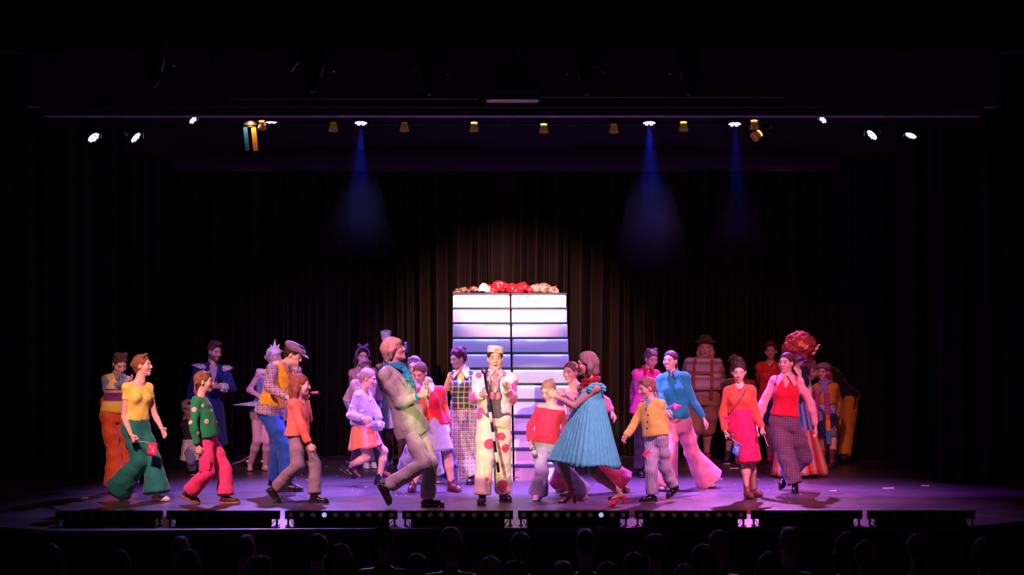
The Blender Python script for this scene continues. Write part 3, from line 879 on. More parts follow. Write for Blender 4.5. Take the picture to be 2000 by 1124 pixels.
# ------------------------------------------------------------------ the stage house
def struct(o): o['kind'] = 'structure'; return o
N = NT('stage_floor'); co = N.coord()
x, y, z = N.sep(co)
grain = N.noise(6, 6, N.scalev(co, (.35, 4.5, 1)), .72); scuff = N.noise(2.2, 4, co, .6)
c = N.mix(grain, (.012, .010, .013), (.135, .104, .122))
c = N.mix(N.math('MULTIPLY', scuff, .5), c, (.05, .04, .05))
seam = N.math('MAXIMUM', N.line(y, .92, .006), N.line(x, 2.44, .003))
c = N.mix(N.math('MULTIPLY', seam, .6), c, (.01, .01, .01))
N.put(N.b.inputs['Base Color'], c)
N.put(N.b.inputs['Roughness'], N.math('ADD', .20, N.math('MULTIPLY', scuff, .28)))
N.b.inputs['Specular IOR Level'].default_value = .55
N.bump(grain, .30, .010)
M_FLOOR = N.m
M_BLACK = plain('black_paint', (.006, .006, .008), .8)
M_METAL = plain('black_metal', (.012, .012, .014), .5, .3)
M_GREYM = plain('grey_metal', (.10, .10, .11), .4, .6)
M_WALLP = plain('dark_plaster', (.34, .24, .40), .85, bumpy=(12, .2, .01))
M_LIP = plain('worn_edge_metal', (.22, .19, .24), .35, .5)
def velvet(name, a, b):
    N = NT(name); co = N.coord()
    N.put(N.b.inputs['Base Color'], N.mix(N.noise(7, 3, N.scalev(co, (3, 3, .3))), a, b)); N.b.inputs['Roughness'].default_value = .8
    N.b.inputs['Sheen Weight'].default_value = 0; N.b.inputs['Specular IOR Level'].default_value = .15
    return N.m
M_VELVET = velvet('brown_black_velvet', (.010, .006, .0055), (.022, .013, .012))
M_BLACKV = velvet('black_wool', (.004, .004, .005), (.008, .008, .010))
M_BORDER = velvet('dark_border_cloth', (.020, .014, .024), (.030, .022, .034))

# stage floor with a shallow bent front edge
edge = [at(-160, 1019.5, 24.45), at(125, 1038, 23.42), at(620, 1033.5, 23.66), at(1880, 1029.5, 23.88), at(2160, 1004, 25.38)]
front = [(p.x, p.y) for p in edge]; front[1] = (front[1][0], front[1][1])
poly = front + [(7.5, 9.6), (-7.5, 9.6)]
fl = MB(); n = len(poly)
fl.add([Vector((px, py, 0)) for px, py in poly] + [Vector((px, py, -.05)) for px, py in poly],
       [tuple(range(n)), tuple(range(2 * n - 1, n - 1, -1))] + [(i, n + i, n + (i + 1) % n, (i + 1) % n) for i in range(n)])
struct(fl.build('floor', M_FLOOR))
ed = MB()
for (ax_, ay), (bx_, by) in zip(front[:-1], front[1:]):
    a = Vector((ax_, ay - .012, -.02)); b = Vector((bx_, by - .012, -.02)); d = (b - a)
    ed.box((a + b) / 2, (d.length + .01, .024, .044), Matrix.Rotation(math.atan2(d.y, d.x), 3, 'Z'))
struct(ed.build('trim_1', M_LIP))
fw = MB()
for (ax_, ay), (bx_, by) in zip(front[:-1], front[1:]):
    fw.add([(ax_, ay, -.05), (bx_, by, -.05), (bx_, by, -1.1), (ax_, ay, -1.1), (ax_, ay + .1, -.05), (bx_, by + .1, -.05), (bx_, by + .1, -1.1), (ax_, ay + .1, -1.1)], [(0, 1, 2, 3), (7, 6, 5, 4), (0, 4, 5, 1), (3, 2, 6, 7)])
struct(fw.build('wall_front', M_BLACK))
hf = MB(); hf.box((0, -15.0, -1.15), (20, 25, .1)); struct(hf.build('floor_hall', plain('hall_carpet', (.02, .006, .008), .95, bumpy=(60, .4, .01))))
def wall(name, c, size, m): struct(MB().box(c, size).build(name, m, origin=Vector(c)))
wall('wall_back', (0, 9.9, 3.0), (15.2, .2, 8.2), M_BLACK)
wall('wall_left', (-7.6, 3.4, 3.0), (.2, 13.2, 8.2), M_BLACK)
wall('wall_right', (7.6, 3.4, 3.0), (.2, 13.2, 8.2), M_BLACK)
wall('ceiling', (0, 3.4, 7.0), (15.4, 13.4, .2), M_BLACK)
# proscenium: header over the opening and two side piers
z0 = at(0, 227, 25.6).z; z1 = at(0, 208, 25.6).z; z2 = at(0, 98, 25.6).z
yp = 25.6 - D0
wall('wall_proscenium', (0, yp + .12, (z1 + z2) / 2), (10.6, .2, z2 - z1), M_WALLP)
struct(MB().box((0, yp + .09, (z0 + z1) / 2), (10.2, .26, z1 - z0 - .004)).build('trim_2', plain('header_beam_paint', (.40, .25, .50), .7)))
wall('wall_header', (0, yp + .2, (z2 + 8.0) / 2), (15.2, .3, 8.0 - z2), M_BLACK)
wall('ceiling_hall', (0, -6.6, 8.1), (15.2, 11.6, .2), M_BLACK)
wall('trim_3', (0, yp - .02, z2 + .05), (11.0, .12, .10), M_BLACK)

# ------------------------------------------------------------------ curtains
def fold_profile(p):
    t = abs(((p / (2 * math.pi)) % 1.0) * 2 - 1)          # 0 at the ridge, 1 in the valley
    return -1 + 2 * math.sqrt(t * t + .004) 
def curtain(name, x0, x1, y, z0, z1, mat, label, fold=.16, amp=.07, cols=None, seed=1, sag=0, lean=0.0):
    r = random.Random(seed); W = x1 - x0; cols = cols or int(W / fold * 14) + 2; rows = 10
    # irregular fold positions
    t = 0; ph = []; xs = np.linspace(0, W, cols); acc = np.zeros(cols); p = 0.0
    knots = [0.0]
    while knots[-1] < W: knots.append(knots[-1] + fold * r.uniform(.40, 2.0))
    amps = [amp * r.uniform(.45, 1.25) for _ in knots]
    phase = np.interp(xs, knots, np.arange(len(knots))) * 2 * math.pi; am = np.interp(xs, knots, amps)
    tilt = np.interp(xs, knots, [r.uniform(-1, 1) * lean for _ in knots])
    v = []; f = []
    for layer in (0, 1):
        for i in range(rows + 1):
            q = i / rows; zz = z1 + (z0 - z1) * q; k = .45 + .55 * q
            for j in range(cols):
                s2 = fold_profile(phase[j])
                v.append((x0 + xs[j] + tilt[j] * (1 - q), y + am[j] * k * s2 + layer * .012, zz))
    o = (rows + 1) * cols
    for layer in (0, 1):
        for i in range(rows):
            for j in range(cols - 1):
                a = layer * o + i * cols + j; qd = (a, a + cols, a + cols + 1, a + 1); f.append(qd if layer == 0 else qd[::-1])
    for i in range(rows):
        for j in (0, cols - 1): a = i * cols + j; f.append((a, a + o, a + cols + o, a + cols))
    base = Vector(((x0 + x1) / 2, y, z0))
    me = np_mesh(name, np.array(v) - A(base), np.array(f, 'i4'))
    ob = link(name, me, mat, None, base); tag(ob, label, 'curtain')
    return ob
curtain('back_curtain', -5.4, 5.4, 8.9, .01, 5.6, M_VELVET, 'dark brown velvet back curtain with narrow folds glowing behind the white staircase', fold=.17, amp=.26, seed=4, lean=.10)
def leg(pxin, pyb, side, label, seed, w=2.4):
    p = on_floor(pxin, pyb); x0, x1 = (p.x - w, p.x) if side < 0 else (p.x, p.x + w)
    curtain('wing_curtain', max(x0, -7.4), min(x1, 7.4), p.y, .01, 6.2, M_BLACKV, label, .22, .06, seed=seed)
leg(172, 934, -1, 'black wing curtain nearest the audience on the orange trousers side', 11)
leg(243, 912, -1, 'black wing curtain just behind the woman in orange trousers', 12, 2.0)
leg(332, 897, -1, 'deepest black wing curtain on the navy coat side', 13, 2.0)
leg(1832, 944, 1, 'black wing curtain nearest the audience on the knit hat side', 14)
leg(1752, 920, 1, 'black wing curtain in the middle on the knit hat side', 15, 2.0)
leg(1642, 898, 1, 'deepest black wing curtain behind the stooping person', 16, 2.2)
def border(x0, x1, ya, yb, d, label, seam=None):
    a = at(x0, ya, d); b = at(x1, yb, d); a.z = 6.88; o = empty('border_curtain', ((a.x + b.x) / 2, a.y, b.z))
    tag(o, label, 'curtain')
    hem = at(0, seam, d).z if seam else b.z
    for nm, t, bt, dy in (('valance', a.z, hem, 0), ('hem_band', hem, b.z, -.015)):
        if t - bt < .01: continue
        v, f = [], []; cols = 260
        for lay in (0, 1):
            for zz in (t, bt):
                for j in range(cols):
                    xx = a.x + (b.x - a.x) * j / (cols - 1); v.append((xx - o.location.x, dy + lay * .01 + .012 * math.sin(xx * 9) * math.sin(xx * 3.1), zz - o.location.z))
        for j in range(cols - 1):
            f.append((j, cols + j, cols + j + 1, j + 1)); k = 2 * cols + j; f.append((k + 1, k + cols + 1, k + cols, k)); f.append((cols + j, 3 * cols + j, 3 * cols + j + 1, cols + j + 1))
        link(nm, np_mesh(nm, v, f), M_BORDER, o)
border(333, 1640, 225, 335, 29.2, 'wide dark purple border cloth hanging below the lamp bar', 293)
border(120, 1880, 100, 300, 33.2, 'black border cloth far upstage above the back curtain')

# ------------------------------------------------------------------ staircase: two wagons of twelve white steps
RISE, RUN, NST = .2017, .226, 12
M_RISER = plain('white_painted_ply', (.55, .52, .57), .55, bumpy=(5, .08, .01))
M_TREAD = plain('dark_tread_board', (.022, .02, .045), .6)
M_LED = plain('led_diode', (.8, .85, 1), .4, emit=(.22, .34, 1.0), es=12)
M_LEDS = plain('led_tape', (.10, .09, .2), .5)
led_v = MB().box((0, 0, 0), (.011, .008, .007)).mesh('led_diodes')
def stair(x0, x1, label, flip):
    root = empty('staircase', (0, 3.85, 0)); tag(root, label, 'staircase', 'two halves of the white staircase')
    W = x1 - x0; cx = (x0 + x1) / 2
    r_ = random.Random(3 + flip)
    rm = MB().box((0, 0, 0), (W - .012, .018, RISE - .024)).mesh('riser')
    tm = MB().box((0, 0, 0), (W, RUN + .03, .022)).mesh('tread')
    sm = MB().box((0, 0, 0), (W - .03, .012, .008)).mesh('led_tape')
    for i in range(NST):
        y = i * RUN; z = i * RISE
        link('riser', rm, M_RISER, root, (cx, y, z + (RISE - .022) / 2))
        t = link('tread', tm, M_TREAD, root, (cx, y + RUN / 2 - .022, z + RISE - .011))
        link('led_tape', sm, M_LEDS, t, (0, -RUN / 2 + .002, -.015))
        if i >= 5:
            d = MB(); k = 0
            for j in range(34):
                xx = -W / 2 + .03 + (W - .06) * j / 33
                big = math.sin(xx * 9 + i * 1.7 + flip) > .35
                d.box((xx, 0, 0), (.020 if big else .009, .007, .012 if big else .007))
            q = d.build('led_diodes', M_LED, t); q.location = (0, -RUN / 2 + .002, -.022); q['kind'] = 'stuff'
    sp = []
    for sx in (x0 + .012, x1 - .012):
        mb = MB(); sd = [(0, 0)]
        for i in range(NST): sd += [(i * RUN, (i + 1) * RISE - .03), ((i + 1) * RUN, (i + 1) * RISE - .03)]
        sd += [(NST * RUN, 0)]
        M = Matrix.Translation((sx, 0, 0)) @ Matrix.Rotation(math.pi / 2, 4, 'Z')
        mb.prism([(a + .012, b) for a, b in sd], .02, M); mb.build('side_panel', M_TREAD, root)
    root.rotation_euler.z = math.radians(1.0)
    for k in (0, 1):
        if flip == 1:
            mb = MB(); mb.box((x0 + .03, -.012, .045 + k * .10), (.07, .012, .014)); mb.build('hinge', plain('pink_hinge_metal', (.5, .12, .25), .4, .5), root)
    return root
stair(-.80 + .02, -.004 + .02, 'white lit staircase half behind the plaid vest performer', 0)
stair(.010 + .02, .78 + .02, 'white lit staircase half behind the red sweater girl', 1)
# cloth heap on the top step
def heap(name, pts, mat, label, cat='fabric', folds=.006, vox=.012):
    S = Sdf(vox)
    for (px, py, r, dy) in pts:
        c = at(px, py, 32.75 + dy); S.ell(c, (r * 1.25, r * 1.1, r), k=.04)
    S.folds(folds, (60, 60, 50), seed=len(pts))
    base = at(sum(p[0] for p in pts) / len(pts), 574, 32.75); base.z = 2.42
    S.half((0, 0, 2.421), (0, 0, -1))
    me = S.mesh(name, base); o = link(name, me, mat, None, base); tag(o, label, cat, None)
    return o
def glitter(name, a, b, sc=90, rough=.35):
    N = NT(name); v = N.n('ShaderNodeTexVoronoi'); v.inputs['Scale'].default_value = sc; N.put(v.inputs['Vector'], N.coord())
    s_ = N.sep(v.outputs['Color']); N.put(N.b.inputs['Base Color'], N.mix(N.math('GREATER_THAN', s_[0], .55), a, b)); N.b.inputs['Roughness'].default_value = rough; N.b.inputs['Metallic'].default_value = .2
    N.bump(v.outputs['Distance'], .6, .01); return N.m
M_REDSAT = cloth('red_satin', (.62, .012, .02), rough=.28, sheen=0, fold=.9, spec=.6)
heap('satin_cloth', [(925, 566, .05, .1), (950, 563, .065, .2), (975, 560, .085, .1), (1000, 564, .07, .05), (1020, 562, .075, .15), (1036, 567, .05, .05), (965, 568, .06, -.02), (1010, 569, .05, -.03)], M_REDSAT, 'crumpled red satin cloth heaped on top of the staircase', folds=.010)
heap('sequin_cloth', [(1045, 565, .07, .08), (1062, 564, .075, .06), (1080, 567, .06, .08), (1088, 572, .03, .05)], glitter('rose_sequins', (.16, .06, .05), (.45, .28, .24)), 'bunched rose sequin fabric beside the red satin on the stairs', folds=.008)
heap('sequin_cloth', [(893, 570, .042, .05), (905, 567, .05, .1), (918, 570, .04, .05), (886, 576, .030, -.02), (927, 566, .045, .02)], glitter('brown_sequins', (.05, .025, .02), (.34, .20, .14)), 'dark brown sequin fabric at the outer corner of the staircase top', folds=.008)
heap('fur_scrap', [(945, 560, .045, -.02), (952, 567, .04, -.03), (938, 566, .03, -.02)], plain('white_fur', (.75, .66, .6), .9, bumpy=(80, .8, .02)), 'small tuft of white fur on the red satin cloth', 'fabric', .004, .009)

# ------------------------------------------------------------------ rig: pipes, lamps, projector
def pipe(name, xa, xb, py, d, r, label, drops=()):
    a = at(xa, py, d); b = at(xb, py, d); o = empty(name, (a + b) / 2); tag(o, label, 'pipe'); O = o.location.copy()
    MB().tube([a - O, b - O], r, 12).build('tube', M_METAL, o)
    for px in drops:
        p = at(px, py, d); MB().tube([p - O, Vector((p.x, p.y, 8.0 if p.y < -1 else 6.9)) - O], .012, 8).build('hanger', M_METAL, o)
    return o
pipe('lighting_bar', 250, 1760, 206, 28.4, .024, 'black lighting bar carrying the purple and amber lamps', (480, 640, 870, 1130, 1330, 1520))
pipe('cable_bar', 250, 1760, 243, 29.0, .012, 'thin black bar right behind the row of amber lamps', (400, 720, 1000, 1240, 1600))
BAR_Z = at(0, 206, 28.4).z
pipe('front_bar', 190, 1880, 207, 24.6, .020, 'long thin black bar in front of the proscenium header', (413, 568, 812, 1170, 1412, 1690))
pipe('front_bar', 445, 935, 188, 22.6, .032, 'thick black bar ending at the projector on its bow headband side', (610, 840))
pipe('front_bar', 1055, 1532, 185, 22.6, .028, 'thick black bar ending at the projector on its teal shirt side', (1145, 1345))
def aim_matrix(loc, d):
    return Matrix.Translation(loc) @ Vector(d).to_track_quat('-Z', 'Y').to_matrix().to_4x4()
def ring_mesh(n, r0, r1, z0, z1, name):
    mb = MB(); vs = []; fs = []
    for i in range(n):
        a = 2 * math.pi * i / n
        for r, z in ((r0, z0), (r1, z1), (r1 - .006, z1), (r0 - .006, z0)): vs.append((r * math.cos(a), r * math.sin(a), z))
    for i in range(n):
        j = (i + 1) % n
        for k in range(4): fs.append((i * 4 + k, j * 4 + k, j * 4 + (k + 1) % 4, i * 4 + (k + 1) % 4))
    return mb.add(vs, fs).mesh(name, True)
M_WHITE_LED = plain('cold_white_led', (.7, .9, 1), .3, emit=(.62, .90, 1.0), es=7)
M_VIOL_LED = plain('violet_led', (.7, .5, 1), .3, emit=(.60, .34, 1.0), es=10)
M_AMBER = plain('amber_lens', (.9, .5, .15), .25, emit=(1.0, .42, .10), es=2.2)
M_AMBERD = plain('dim_amber_glass', (.30, .12, .03), .3, emit=(1.0, .38, .08), es=.05)
CAN = {}
def par(px, py, d, aim, r, m_led, label, light=None, cells=7, bar=None, cat='stage light', lens_depth=.012):
    loc = at(px, py, d); o = empty('led_lamp', loc); tag(o, label, cat); M = aim_matrix(Vector(), aim)
    def put(me, nm, mat): q = link(nm, me, mat, o); q.matrix_basis = M; return q
    key = round(r, 3)
    if key not in CAN:
        CAN[key] = (ring_mesh(28, r * .8, r, r * 1.7, -.01, 'housing'), MB().tube([(0, 0, r * 1.7), (0, 0, r * 1.9)], [r * .8, r * .45], 20).mesh('back_cap', True), MB().tube([(0, 0, .02), (0, 0, .012)], r * .97, 24).mesh('face_plate'), MB().tube([(0, 0, .012), (0, 0, .002), (0, 0, -.003)], [r * .21, r * .21, r * .10], 12).mesh('led_lens', True))
    c = CAN[key]
    put(c[0], 'housing', M_METAL); put(c[1], 'back_cap', M_METAL); fp = put(c[2], 'face_plate', M_BLACK)
    for i in range(cells):
        a = 2 * math.pi * (i - 1) / max(1, cells - 1); q = link('led_lens', c[3], m_led, fp); q.location = (0, 0, 0) if i == 0 else (r * .62 * math.cos(a), r * .62 * math.sin(a), 0)
    hz = (BAR_Z if 400 < px < 1550 else 6.9) - loc.z - (.024 if 400 < px < 1550 else 0)
    MB().tube([(0, 0, r * 2.35), (0, 0, hz)], .012, 8).build('hook', M_METAL, o)
    up = Vector((0, 0, r * 2.4)); sd = Vector((1, 0, 0)) * r * 1.12
    MB().tube([sd - up * .05, sd + up * .6, up, -sd + up * .6, -sd - up * .05], .008, 6).build('yoke', M_METAL, o)
    if light:
        col, pw, size, bl = light
        L = lamp_spot('beam', (0, 0, 0), (0, 0, -1), col, pw, size, bl, .03); L.parent = o; L.matrix_basis = M @ Matrix.Translation((0, 0, -.02))
    return o
DV = 28.4
BLUE = (.02, .03, 1.0)
par(705, 241, DV, (0, -.36, -1), .088, M_VIOL_LED, 'violet LED lamp with a long blue beam above the suit man', (BLUE, 420, 22, .9))
par(1268, 241, DV, (0, -.36, -1), .088, M_VIOL_LED, 'violet LED lamp with a blue beam above the yellow cardigan girl', (BLUE, 460, 24, .9))
par(1435, 243, DV, (0, -.36, -1), .088, M_VIOL_LED, 'violet LED lamp with a blue beam above the knit cap performer', (BLUE, 320, 17, .9))
par(530, 239, DV, (0, -.16, -1), .088, M_VIOL_LED, 'violet LED lamp seen edge-on beside the barn door lamp', ((.05, .05, 1.0), 60, 24, .9))
par(183, 269, 27.6, (.62, -.50, -.75), .085, M_WHITE_LED, 'cold white LED lamp, outermost above the woman in orange trousers', ((.75, .92, 1.0), 25, 16, .6), 9)
par(265, 269, 27.6, (.85, -.35, -.75), .085, M_WHITE_LED, 'cold white LED lamp, second from the outer wing curtain, steeply tilted', ((.75, .92, 1.0), 25, 16, .6), 9)
par(377, 235, 28.7, (.62, -.5, -.6), .062, M_WHITE_LED, 'small cold white LED lamp high above the green sweater girl', ((.7, .9, 1.0), 15, 14, .6), 7)
par(1607, 234, 28.7, (-.62, -.5, -.6), .062, M_WHITE_LED, 'small cold white LED lamp high above the scarf girl', ((.7, .9, 1.0), 15, 14, .6), 7)
par(1703, 264, 27.6, (-.72, -.40, -.70), .085, M_WHITE_LED, 'cold white LED lamp of the outer pair, nearer the stage middle', ((.75, .92, 1.0), 25, 16, .6), 9)
par(1779, 265, 27.6, (-.42, -.40, -.95), .080, M_WHITE_LED, 'cold white LED lamp, outermost beyond the knit hat side', ((.75, .92, 1.0), 25, 16, .6), 9)
def fresnel(px, py, d, label, mat_l, r=.055, aim=(0, -.25, -1), bright=True):
    loc = at(px, py, d); o = empty('fresnel_lamp', loc); tag(o, label, 'stage light'); M = aim_matrix(Vector(), aim)
    def put(mb, nm, mat, sm=True): q = mb.build(nm, mat, o, sm); q.matrix_basis = M; return q
    put(MB().tube([(0, 0, .16), (0, 0, .15), (0, 0, .03), (0, 0, .0)], [r * .6, r * .95, r, r * .9], 18), 'housing', M_METAL)
    put(MB().tube([(0, 0, .004), (0, 0, -.012), (0, 0, -.02)], [r * .85, r * .6, r * .2], 16), 'lens', mat_l)
    q = link('lamp_hood', ring_mesh(20, r * .75, r * 1.05, -.025, -.10, 'lamp_hood'), M_AMBERD, o); q.matrix_basis = M  # hood's weak emission stands in for lamp light reflected in the glass
    MB().tube([(0, 0, .19), (0, 0, max(.195, BAR_Z - loc.z - .024))], .010, 8).build('hook', M_METAL, o)
    MB().tube([(r * 1.2, 0, 0), (r * 1.2, 0, .14), (0, 0, .19), (-r * 1.2, 0, .14), (-r * 1.2, 0, 0)], .007, 6).build('yoke', M_METAL, o)
    return o
for px, py, t, lab in ((512, 237, 1, 'bright amber lamp beside the barn door lamp on the bar'), (651, 240, 0, 'dim amber lamp between the barn door lamp and the first blue beam'), (790, 240, 0, 'amber lamp just past the blue beam over the suit man'),
                       (926, 240, 1, 'amber lamp on the bar above the curly-haired performer'), (1062, 243, 1, 'amber lamp on the bar above the red sweater girl'), (1199, 243, 0, 'amber lamp next to the blue beam above the pink satin shirt'),
                       (1335, 239, 1, 'amber lamp between the two blue beams on the bar'), (1473, 236, 1, 'bright amber lamp above its tilted neighbour')):
    fresnel(px, py, DV, lab, M_AMBER if t else M_AMBERD)
fresnel(1484, 260, DV - .02, 'small amber lamp tilted steeply toward the stage middle', M_AMBER, .06, (-.75, -.35, -.6))
# lamp with long barn doors
loc = at(490, 240, DV); o = tag(empty('barn_door_lamp', loc), 'lamp with long hanging barn doors, blue one side and orange the other', 'stage light')
MB().box((0, .05, .04), (.16, .20, .14)).build('housing', M_METAL, o)
MB().tube([(0, 0, .11), (0, 0, BAR_Z - loc.z - .024)], .012, 8).build('hook', M_METAL, o)
MB().tube([(.09, .05, .0), (.09, .05, .16), (-.09, .05, .16), (-.09, .05, .0)], .008, 6).build('yoke', M_METAL, o)
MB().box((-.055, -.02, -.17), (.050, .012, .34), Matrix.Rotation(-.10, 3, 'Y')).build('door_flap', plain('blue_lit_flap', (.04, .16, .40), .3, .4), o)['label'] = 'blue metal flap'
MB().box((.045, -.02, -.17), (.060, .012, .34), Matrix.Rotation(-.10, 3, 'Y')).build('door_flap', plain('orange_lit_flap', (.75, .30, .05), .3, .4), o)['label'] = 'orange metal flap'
MB().tube([(0, .02, -.03), (0, .02, -.05)], .06, 16).build('lens', M_AMBERD, o)
Lq = lamp_spot('glow', (0, 0, 0), (0, 0, -1), (1, .6, .35), 12, 150, .5, .02); Lq.parent = o; Lq.location = (0, -.09, .02); Lq.rotation_euler = (0, 0, 0)

def spot_silhouette(px, py, d, label, doors, w=.15):
    """front-of-house profile lantern hanging nose down with barn doors"""
    loc = at(px, py, d); o = empty('profile_lantern', loc); tag(o, label, 'stage light')
    MB().tube([(0, 0, .42), (0, 0, .40), (0, 0, .10), (0, 0, -.10)], [w * .5, w, w * .9, w * .62], 14).build('housing', M_METAL, o, True)
    MB().tube([(0, 0, -.10), (0, 0, -.20), (0, -.02, -.24)], [w * .60, w * .40, w * .2], 14).build('snout', M_METAL, o, True)
    for sx in doors:
        MB().box((sx * w * 1.05, -.02, .02), (.02, .14, .17), Matrix.Rotation(sx * -.62, 3, 'Y')).build('door_flap', M_METAL, o)
    MB().box((0, 0, .72), (w * 1.3, .05, .62)).tube([(0, 0, 1.0), (0, 0, 8.0 - loc.z)], .03, 8).build('hanger', M_METAL, o)
spot_silhouette(610, 130, 22.3, 'black lantern hanging nose down, farthest over the bow headband girl side', (-1, 1))
spot_silhouette(838, 135, 22.3, 'black lantern hanging over the curly-haired performer', (-1, 1), .125)
spot_silhouette(1145, 135, 22.3, 'black lantern hanging between projector and teal shirt side', (-1, 1), .125)
spot_silhouette(1345, 135, 22.3, 'black lantern with a single flap over the Tyrolean hat performer', (-1,), .125)
spot_silhouette(300, 120, 22.3, 'faint black lantern at the far corner above the barn door lamp', (1,), .14)
# projector
loc = at(1001, 172, 22.4); o = tag(empty('projector', loc), 'ceiling projector with pale lavender front panel above the stage', 'projector')
S = Sdf(.012); S.loft((0, 0, -.06), (0, 0, 1), (1, 0, 0), (0, 1, 0), (0, .10, .17), (.262, .270, .24), (.20, .21, .19), kc=.03)
S2 = MB()
def rbox(w, dd, h, r):
    pts = []
    for cx_, cy_, a0 in ((w - r, dd - r, 0), (-w + r, dd - r, 90), (-w + r, -dd + r, 180), (w - r, -dd + r, 270)):
        for k in range(5): a = math.radians(a0 + 22.5 * k); pts.append((cx_ + r * math.cos(a), cy_ + r * math.sin(a)))
    return pts
def slab(name, pts, za, zb, mat, par, sc=1.0):
    n = len(pts); MB().add([(x * sc, y * sc, za) for x, y in pts] + [(x, y, zb) for x, y in pts], [tuple(range(n))[::-1], tuple(range(n, 2 * n))] + [(i, (i + 1) % n, n + (i + 1) % n, n + i) for i in range(n)]).build(name, mat, par)
R1 = rbox(.262, .20, 0, .05)
slab('case', R1, -.035, .11, plain('projector_black', (.012, .011, .014), .5), o)
slab('front_panel', R1, -.125, -.036, plain('projector_grey', (.42, .34, .46), .5), o, .94)
MB().tube([(.0, -.19, -.08), (0, -.215, -.08)], .03, 18).build('lens', plain('dark_glass', (.01, .01, .02), .1), o)
MB().box((.02, -.196, -.055), (.035, .004, .006)).box((.02, -.196, -.066), (.012, .004, .010)).build('badge', plain('pale_badge', (.7, .65, .75), .5), o)
MB().box((0, .0, .15), (.34, .26, .08)).box((0, 0, .22), (.16, .16, .07)).tube([(0, 0, .24), (0, 0, 8.0 - loc.z)], .03, 10).build('bracket', M_METAL, o)

# ------------------------------------------------------------------ LED battens along the lip
M_LENSGLINT = plain('batten_lens_painted_glint', (.30, .24, .22), .10, .0, emit=(1.0, .62, .42), es=.016)  # faint emission stands in for glints on the lens glass
M_LENSOFF = plain('batten_lens_dark', (.30, .24, .26), .10)
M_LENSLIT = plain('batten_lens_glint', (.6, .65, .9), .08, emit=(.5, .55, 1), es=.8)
bx = [(108, 318), (325, 547), (556, 777), (785, 1003), (1011, 1229), (1239, 1459), (1466, 1685), (1693, 1905)]
names = ['below the woman with white shoes', 'below the green sweater girl', 'below the checked sweater girl', 'below the suit man', 'below the blue dress woman', 'below the yellow cardigan girl', 'below the red vest woman', 'at the dark end past the red vest woman']
LENS = MB().tube([(0, 0, 0), (0, -.010, 0), (0, -.016, 0)], [.026, .024, .010], 14).mesh('lens', True)
RIM = MB()
for i, ((a, b), nm) in enumerate(zip(bx, names)):
    d = 23.98 + (.0 if i < 6 else .02)
    pa, pb = at(a, 1028, d), at(b, 1028, d); c = (pa + pb) / 2; W = pb.x - pa.x
    o = empty('led_batten', (c.x, c.y, 0)); tag(o, 'black LED batten on the stage lip ' + nm, 'stage light', 'LED battens along the stage edge')
    M = Matrix.Rotation(-.20, 3, 'X')
    MB().box((0, .02, .108), (W - .01, .075, .082), M).build('housing', M_METAL, o)
    MB().box((0, .05, .036), (W * .84, .085, .072)).build('base', M_BLACK, o)
    for sx in (-1, 1):
        MB().box((sx * W * .47, .03, .05), (.018, .05, .10)).box((sx * W * .47, .03, .004), (.05, .10, .008)).build('foot_bracket', M_METAL, o)
    for k in range(10):
        xx = -W / 2 + W * (k + .55) / 10.1
        q = link('lens', LENS, M_LENSLIT if (i, k) in ((2, 3), (4, 7)) else M_LENSGLINT if i in (2, 3, 4, 5) else M_LENSOFF, o, (xx, -.0195, .112)); q.rotation_euler.x = -.20
    mb = MB(); y0 = .05
    mb.tube([(W * .45, .06, .05), (W * .42, .0, .008), (W * .36, .03, .008), (W * .33, .05, .02)], .006, 6); mb.build('cable', M_METAL, o, True)
    MB().tube([(-W * .45, .06, .05), (-W * .43, .01, .008), (-W * .37, .02, .012), (-W * .33, .05, .03)], .006, 6).build('cable', M_METAL, o, True)

# ------------------------------------------------------------------ the cast (joint positions read in zoomed crops of the photograph)
BR, DK, BL, RD, GY, BD = (.13, .06, .035), (.035, .02, .018), (.55, .38, .20), (.28, .07, .03), (.30, .22, .20), (.30, .17, .08)
def g(x, y, yaw): return ('g', x, y, yaw)
def a(x, y, dy, yaw, pitch): return ('a', x, y, dy, yaw, pitch)
def hat_pillbox(P, mat, c=(0, .01, .095), r=.082, h=.065, tilt=(0, 0), name='pillbox_hat', flare=1.04):
    S = Sdf(.006); R = Euler((math.radians(tilt[0]), math.radians(tilt[1]), 0)).to_matrix()
    S.loft(c, R @ Vector((0, 0, 1)), R @ Vector((1, 0, 0)), R @ Vector((0, 1, 0)), (0, h * .5, h), (r, r * (1 + flare) / 2, r * flare), (r * 1.3, r * 1.3 * (1 + flare) / 2, r * 1.3 * flare), kc=.012)
    return P.hobj(name, S.mesh(name), mat)

# 1 ---- woman with two hair buns
P = Person('c01', 1, 985, 1.68, (163, 213), (152, 280), (128, 520), 35, L=[(215, 380), (228, 455)], R=[(84, 372, -.06), (205, 320, -.22)], lL=[(185, 745), g(208, 975, 40)], lR=[(128, 750), g(140, 985, 30)], hy=30, hp=28,
           hair=('buns', (.10, .045, .03)), shoes=('flat', (.25, .05, .03), (.05, .02, .02)), label='woman with two hair buns, yellow striped vest and orange flared trousers')
P.top('shirt', cloth('slate_blue_shirt', (.20, .30, .40)), 2, .05, .010, ('r', .055), cuff=.034)
zt = P.nk.z
P.top('sweater_vest', cloth('yellow_purple_knit', (.74, .60, .07), p_bands([(P.pv.z + .17, (.22, .04, .22)), (P.pv.z + .27, (.72, .50, .24)), (P.pv.z + .30, (.22, .04, .22)), (P.pv.z + .32, (.76, .56, .20))]), knit=260, fold=.35), 0, .06, .020, ('v', .17), armhole=True)
P.collar(cloth('slate_collar', (.20, .27, .33)))
P.trousers(cloth('burnt_orange_twill', (.62, .10, .015)), (.098, .085, .15), 1.98)
